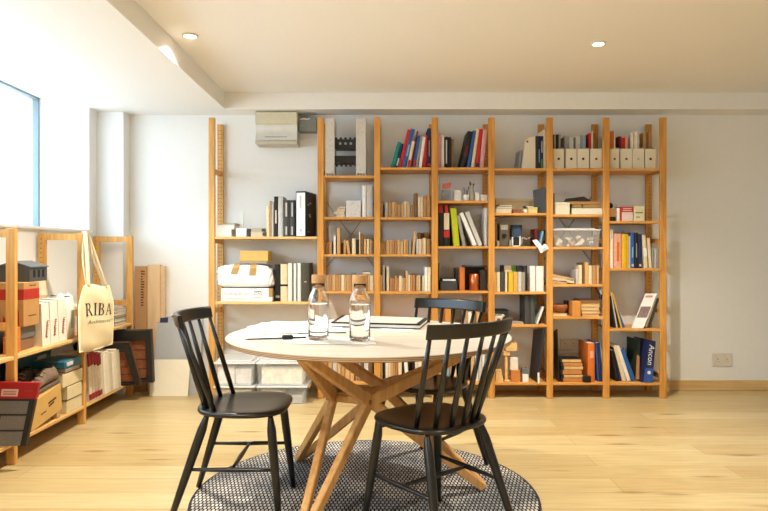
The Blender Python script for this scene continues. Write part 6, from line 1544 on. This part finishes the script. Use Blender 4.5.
# two black-framed brick sample trays leaning beyond them
BRICK = pm((140, 84, 54), .85, .2, 40, bump=.2)
def tray(label, A, B, ht, lean, dpt):
    """A, B: floor points of the near and far lower corners; leans towards the wall (lean = sideways shift at the top)"""
    e = thing('sample_tray', label, 'sample tray', ((A[0]+B[0])/2, (A[1]+B[1])/2, A[2]), 'black framed brick sample trays')
    A = Vector(A); B = Vector(B); U_ = (B-A).normalized(); side = Vector((U_.y, -U_.x, 0)); W = (B-A).length
    up = (Vector((0, 0, ht)) + lean).normalized(); Lh = (Vector((0, 0, ht)) + lean).length; nn_ = U_.cross(up).normalized()
    def PT(u, v, w_): return A + U_*(u*W) + up*(v*Lh) + nn_*w_
    def blk(m, u0, u1, v0, v1, w0, w1, mi=0):
        vs = [PT(u, v, w_) for w_ in (w0, w1) for u, v in ((u0, v0), (u1, v0), (u1, v1), (u0, v1))]
        m.add(vs, [(3, 2, 1, 0), (4, 5, 6, 7), (0, 1, 5, 4), (1, 2, 6, 5), (2, 3, 7, 6), (3, 0, 4, 7)], mi)
    m = MB(); f = .1
    blk(m, 0, 1, 0, f*.8, 0, dpt); blk(m, 0, 1, 1-f*1.8, 1, 0, dpt); blk(m, 0, f, 0, 1, 0, dpt); blk(m, 1-f, 1, 0, 1, 0, dpt); blk(m, 0, 1, 0, 1, 0, .006)
    for v in m.v: v.z = max(v.z, A.z+.0006)
    m.build('frame', pm((36, 33, 31), .5, .1, 30), e)
    nb = 4
    for k in range(nb):
        m = MB(); v0 = f*.9 + (1-f*2.8)*k/nb; blk(m, f+.01, .99-f, v0+.008, v0+(1-f*2.8)/nb-.008, .006, dpt*.55)
        for v in m.v: v.z = max(v.z, A.z+.0012)
        m.build('brick_sample', BRICK, e)
    m = MB(); blk(m, -.006, 1.006, .0, 1.003, -.012, -.0005)
    for v in m.v: v.z = max(v.z, A.z+.0006)
    m.build('backing', pm((120, 92, 66), .7, .1, 30), e)
    return e
tray('black framed brick sample tray jutting from the shelf beside the journals', (-2.30, 4.885, z+.001), (-1.90, 4.93, z+.001), .345, Vector((-.06, -.085, 0)), .045)
tray('larger black framed brick sample tray near the corner behind the first', (-2.28, 4.965, z+.001), (-1.83, 5.03, z+.001), .43, Vector((.0, -.05, 0)), .05)
# --- things leaning in the corner
def lean_board(name, label, cat, x0, x1, db, dt, zb_, zt, th, mat, extra=None):
    e = thing(name, label, cat, ((x0+x1)/2, db, zb_))
    vs = [(x0, db, zb_+.0006), (x1, db, zb_+.0006), (x1, dt, zt), (x0, dt, zt)]; vs += [(x, y+th, zz) for x, y, zz in vs]
    MB().add(vs, [(0, 1, 2, 3), (7, 6, 5, 4)] + [(i, i+4, (i+1) % 4+4, (i+1) % 4) for i in range(4)]).build('panel', mat, e)
    return e
Dg = 5.13
e = lean_board('display_board', 'tall grey board with a dark label leaning in the corner behind the smaller white one', 'board', PX(152.5, Dg), PX(199, Dg), 5.13, 5.245, 0, PZ(316.5, 5.245), .02, pm((176, 178, 180), .5, .03, 30))
m = MB(); fz = lambda zz: 5.13 + (5.245-5.13)*zz/PZ(316.5, 5.245) - .0012
za, zc = PZ(322.6, 5.24), PZ(317.4, 5.24); m.add([(PX(155, 5.2), fz(za), za), (PX(166.5, 5.2), fz(za), za), (PX(166.5, 5.2), fz(zc), zc), (PX(155, 5.2), fz(zc), zc)], [(0, 1, 2, 3)]); m.build('label', pm((44, 46, 84), .5, .06, 30), e)
m = MB(); m.box(PX(171, 5.2), PX(186, 5.2), fz(zc)-.02, fz(zc)+.02, PZ(316.3, 5.245)-.004, PZ(316.3, 5.245)+.008); m.build('clip', BLACK, e)
e = lean_board('white_board', 'smaller cream-white board standing in front of the grey panel', 'board', PX(150.4, 5.1), PX(188.6, 5.1), 5.075, 5.15, 0, PZ(360.2, 5.13), .014, pm((236, 228, 208), .5, .02, 30))
MB().box(PX(150.4, 5.1)+.001, PX(188.6, 5.1)-.001, 5.150, 5.164, PZ(360.2, 5.13)-.004, PZ(360.2, 5.13)+.003).build('top_edge', pm((214, 204, 184), .6, .03, 30), e)
# tall cardboard tubes / planks
e = thing('timber_plank', 'tall pale timber plank standing in the corner, right one', 'plank', (PX(155, 5.26), 5.25, 0)); Z0 = PZ(264.8, 5.24)
xbox(PX(147.2, 5.235), PX(160, 5.235), 5.235, 5.285, .0006, Z0, .003).build('plank', wood((214, 180, 140), (230, 200, 162), 'Z', .6, 5, knots=False), e); xbox(PX(160, 5.235)+.0005, PX(164.4, 5.235), 5.242, 5.285, .0006, Z0-.01, .003).build('side_strip', pm((216, 184, 146), .7, .06, 30), e)
e = thing('timber_plank', 'tall brown carton strip with dark printing, left of the pale plank', 'plank', (PX(141, 5.26), 5.25, 0))
xbox(PX(134.8, 5.235), PX(146.6, 5.235), 5.235, 5.285, .0006, PZ(266.2, 5.24), .003).build('strip', pm((192, 146, 98), .75, .06, 30), e)
m = MB(); xc = PX(143, 5.235); rn = random.Random(2)
for k in range(14): zz = PZ(272 + 2.6*k, 5.235); m.box(xc-.018, xc-.018+rn.uniform(.014, .034), 5.2335, 5.2352, zz, zz+.011)
m.build('print', pm((96, 62, 44), .7, .1, 30), e)
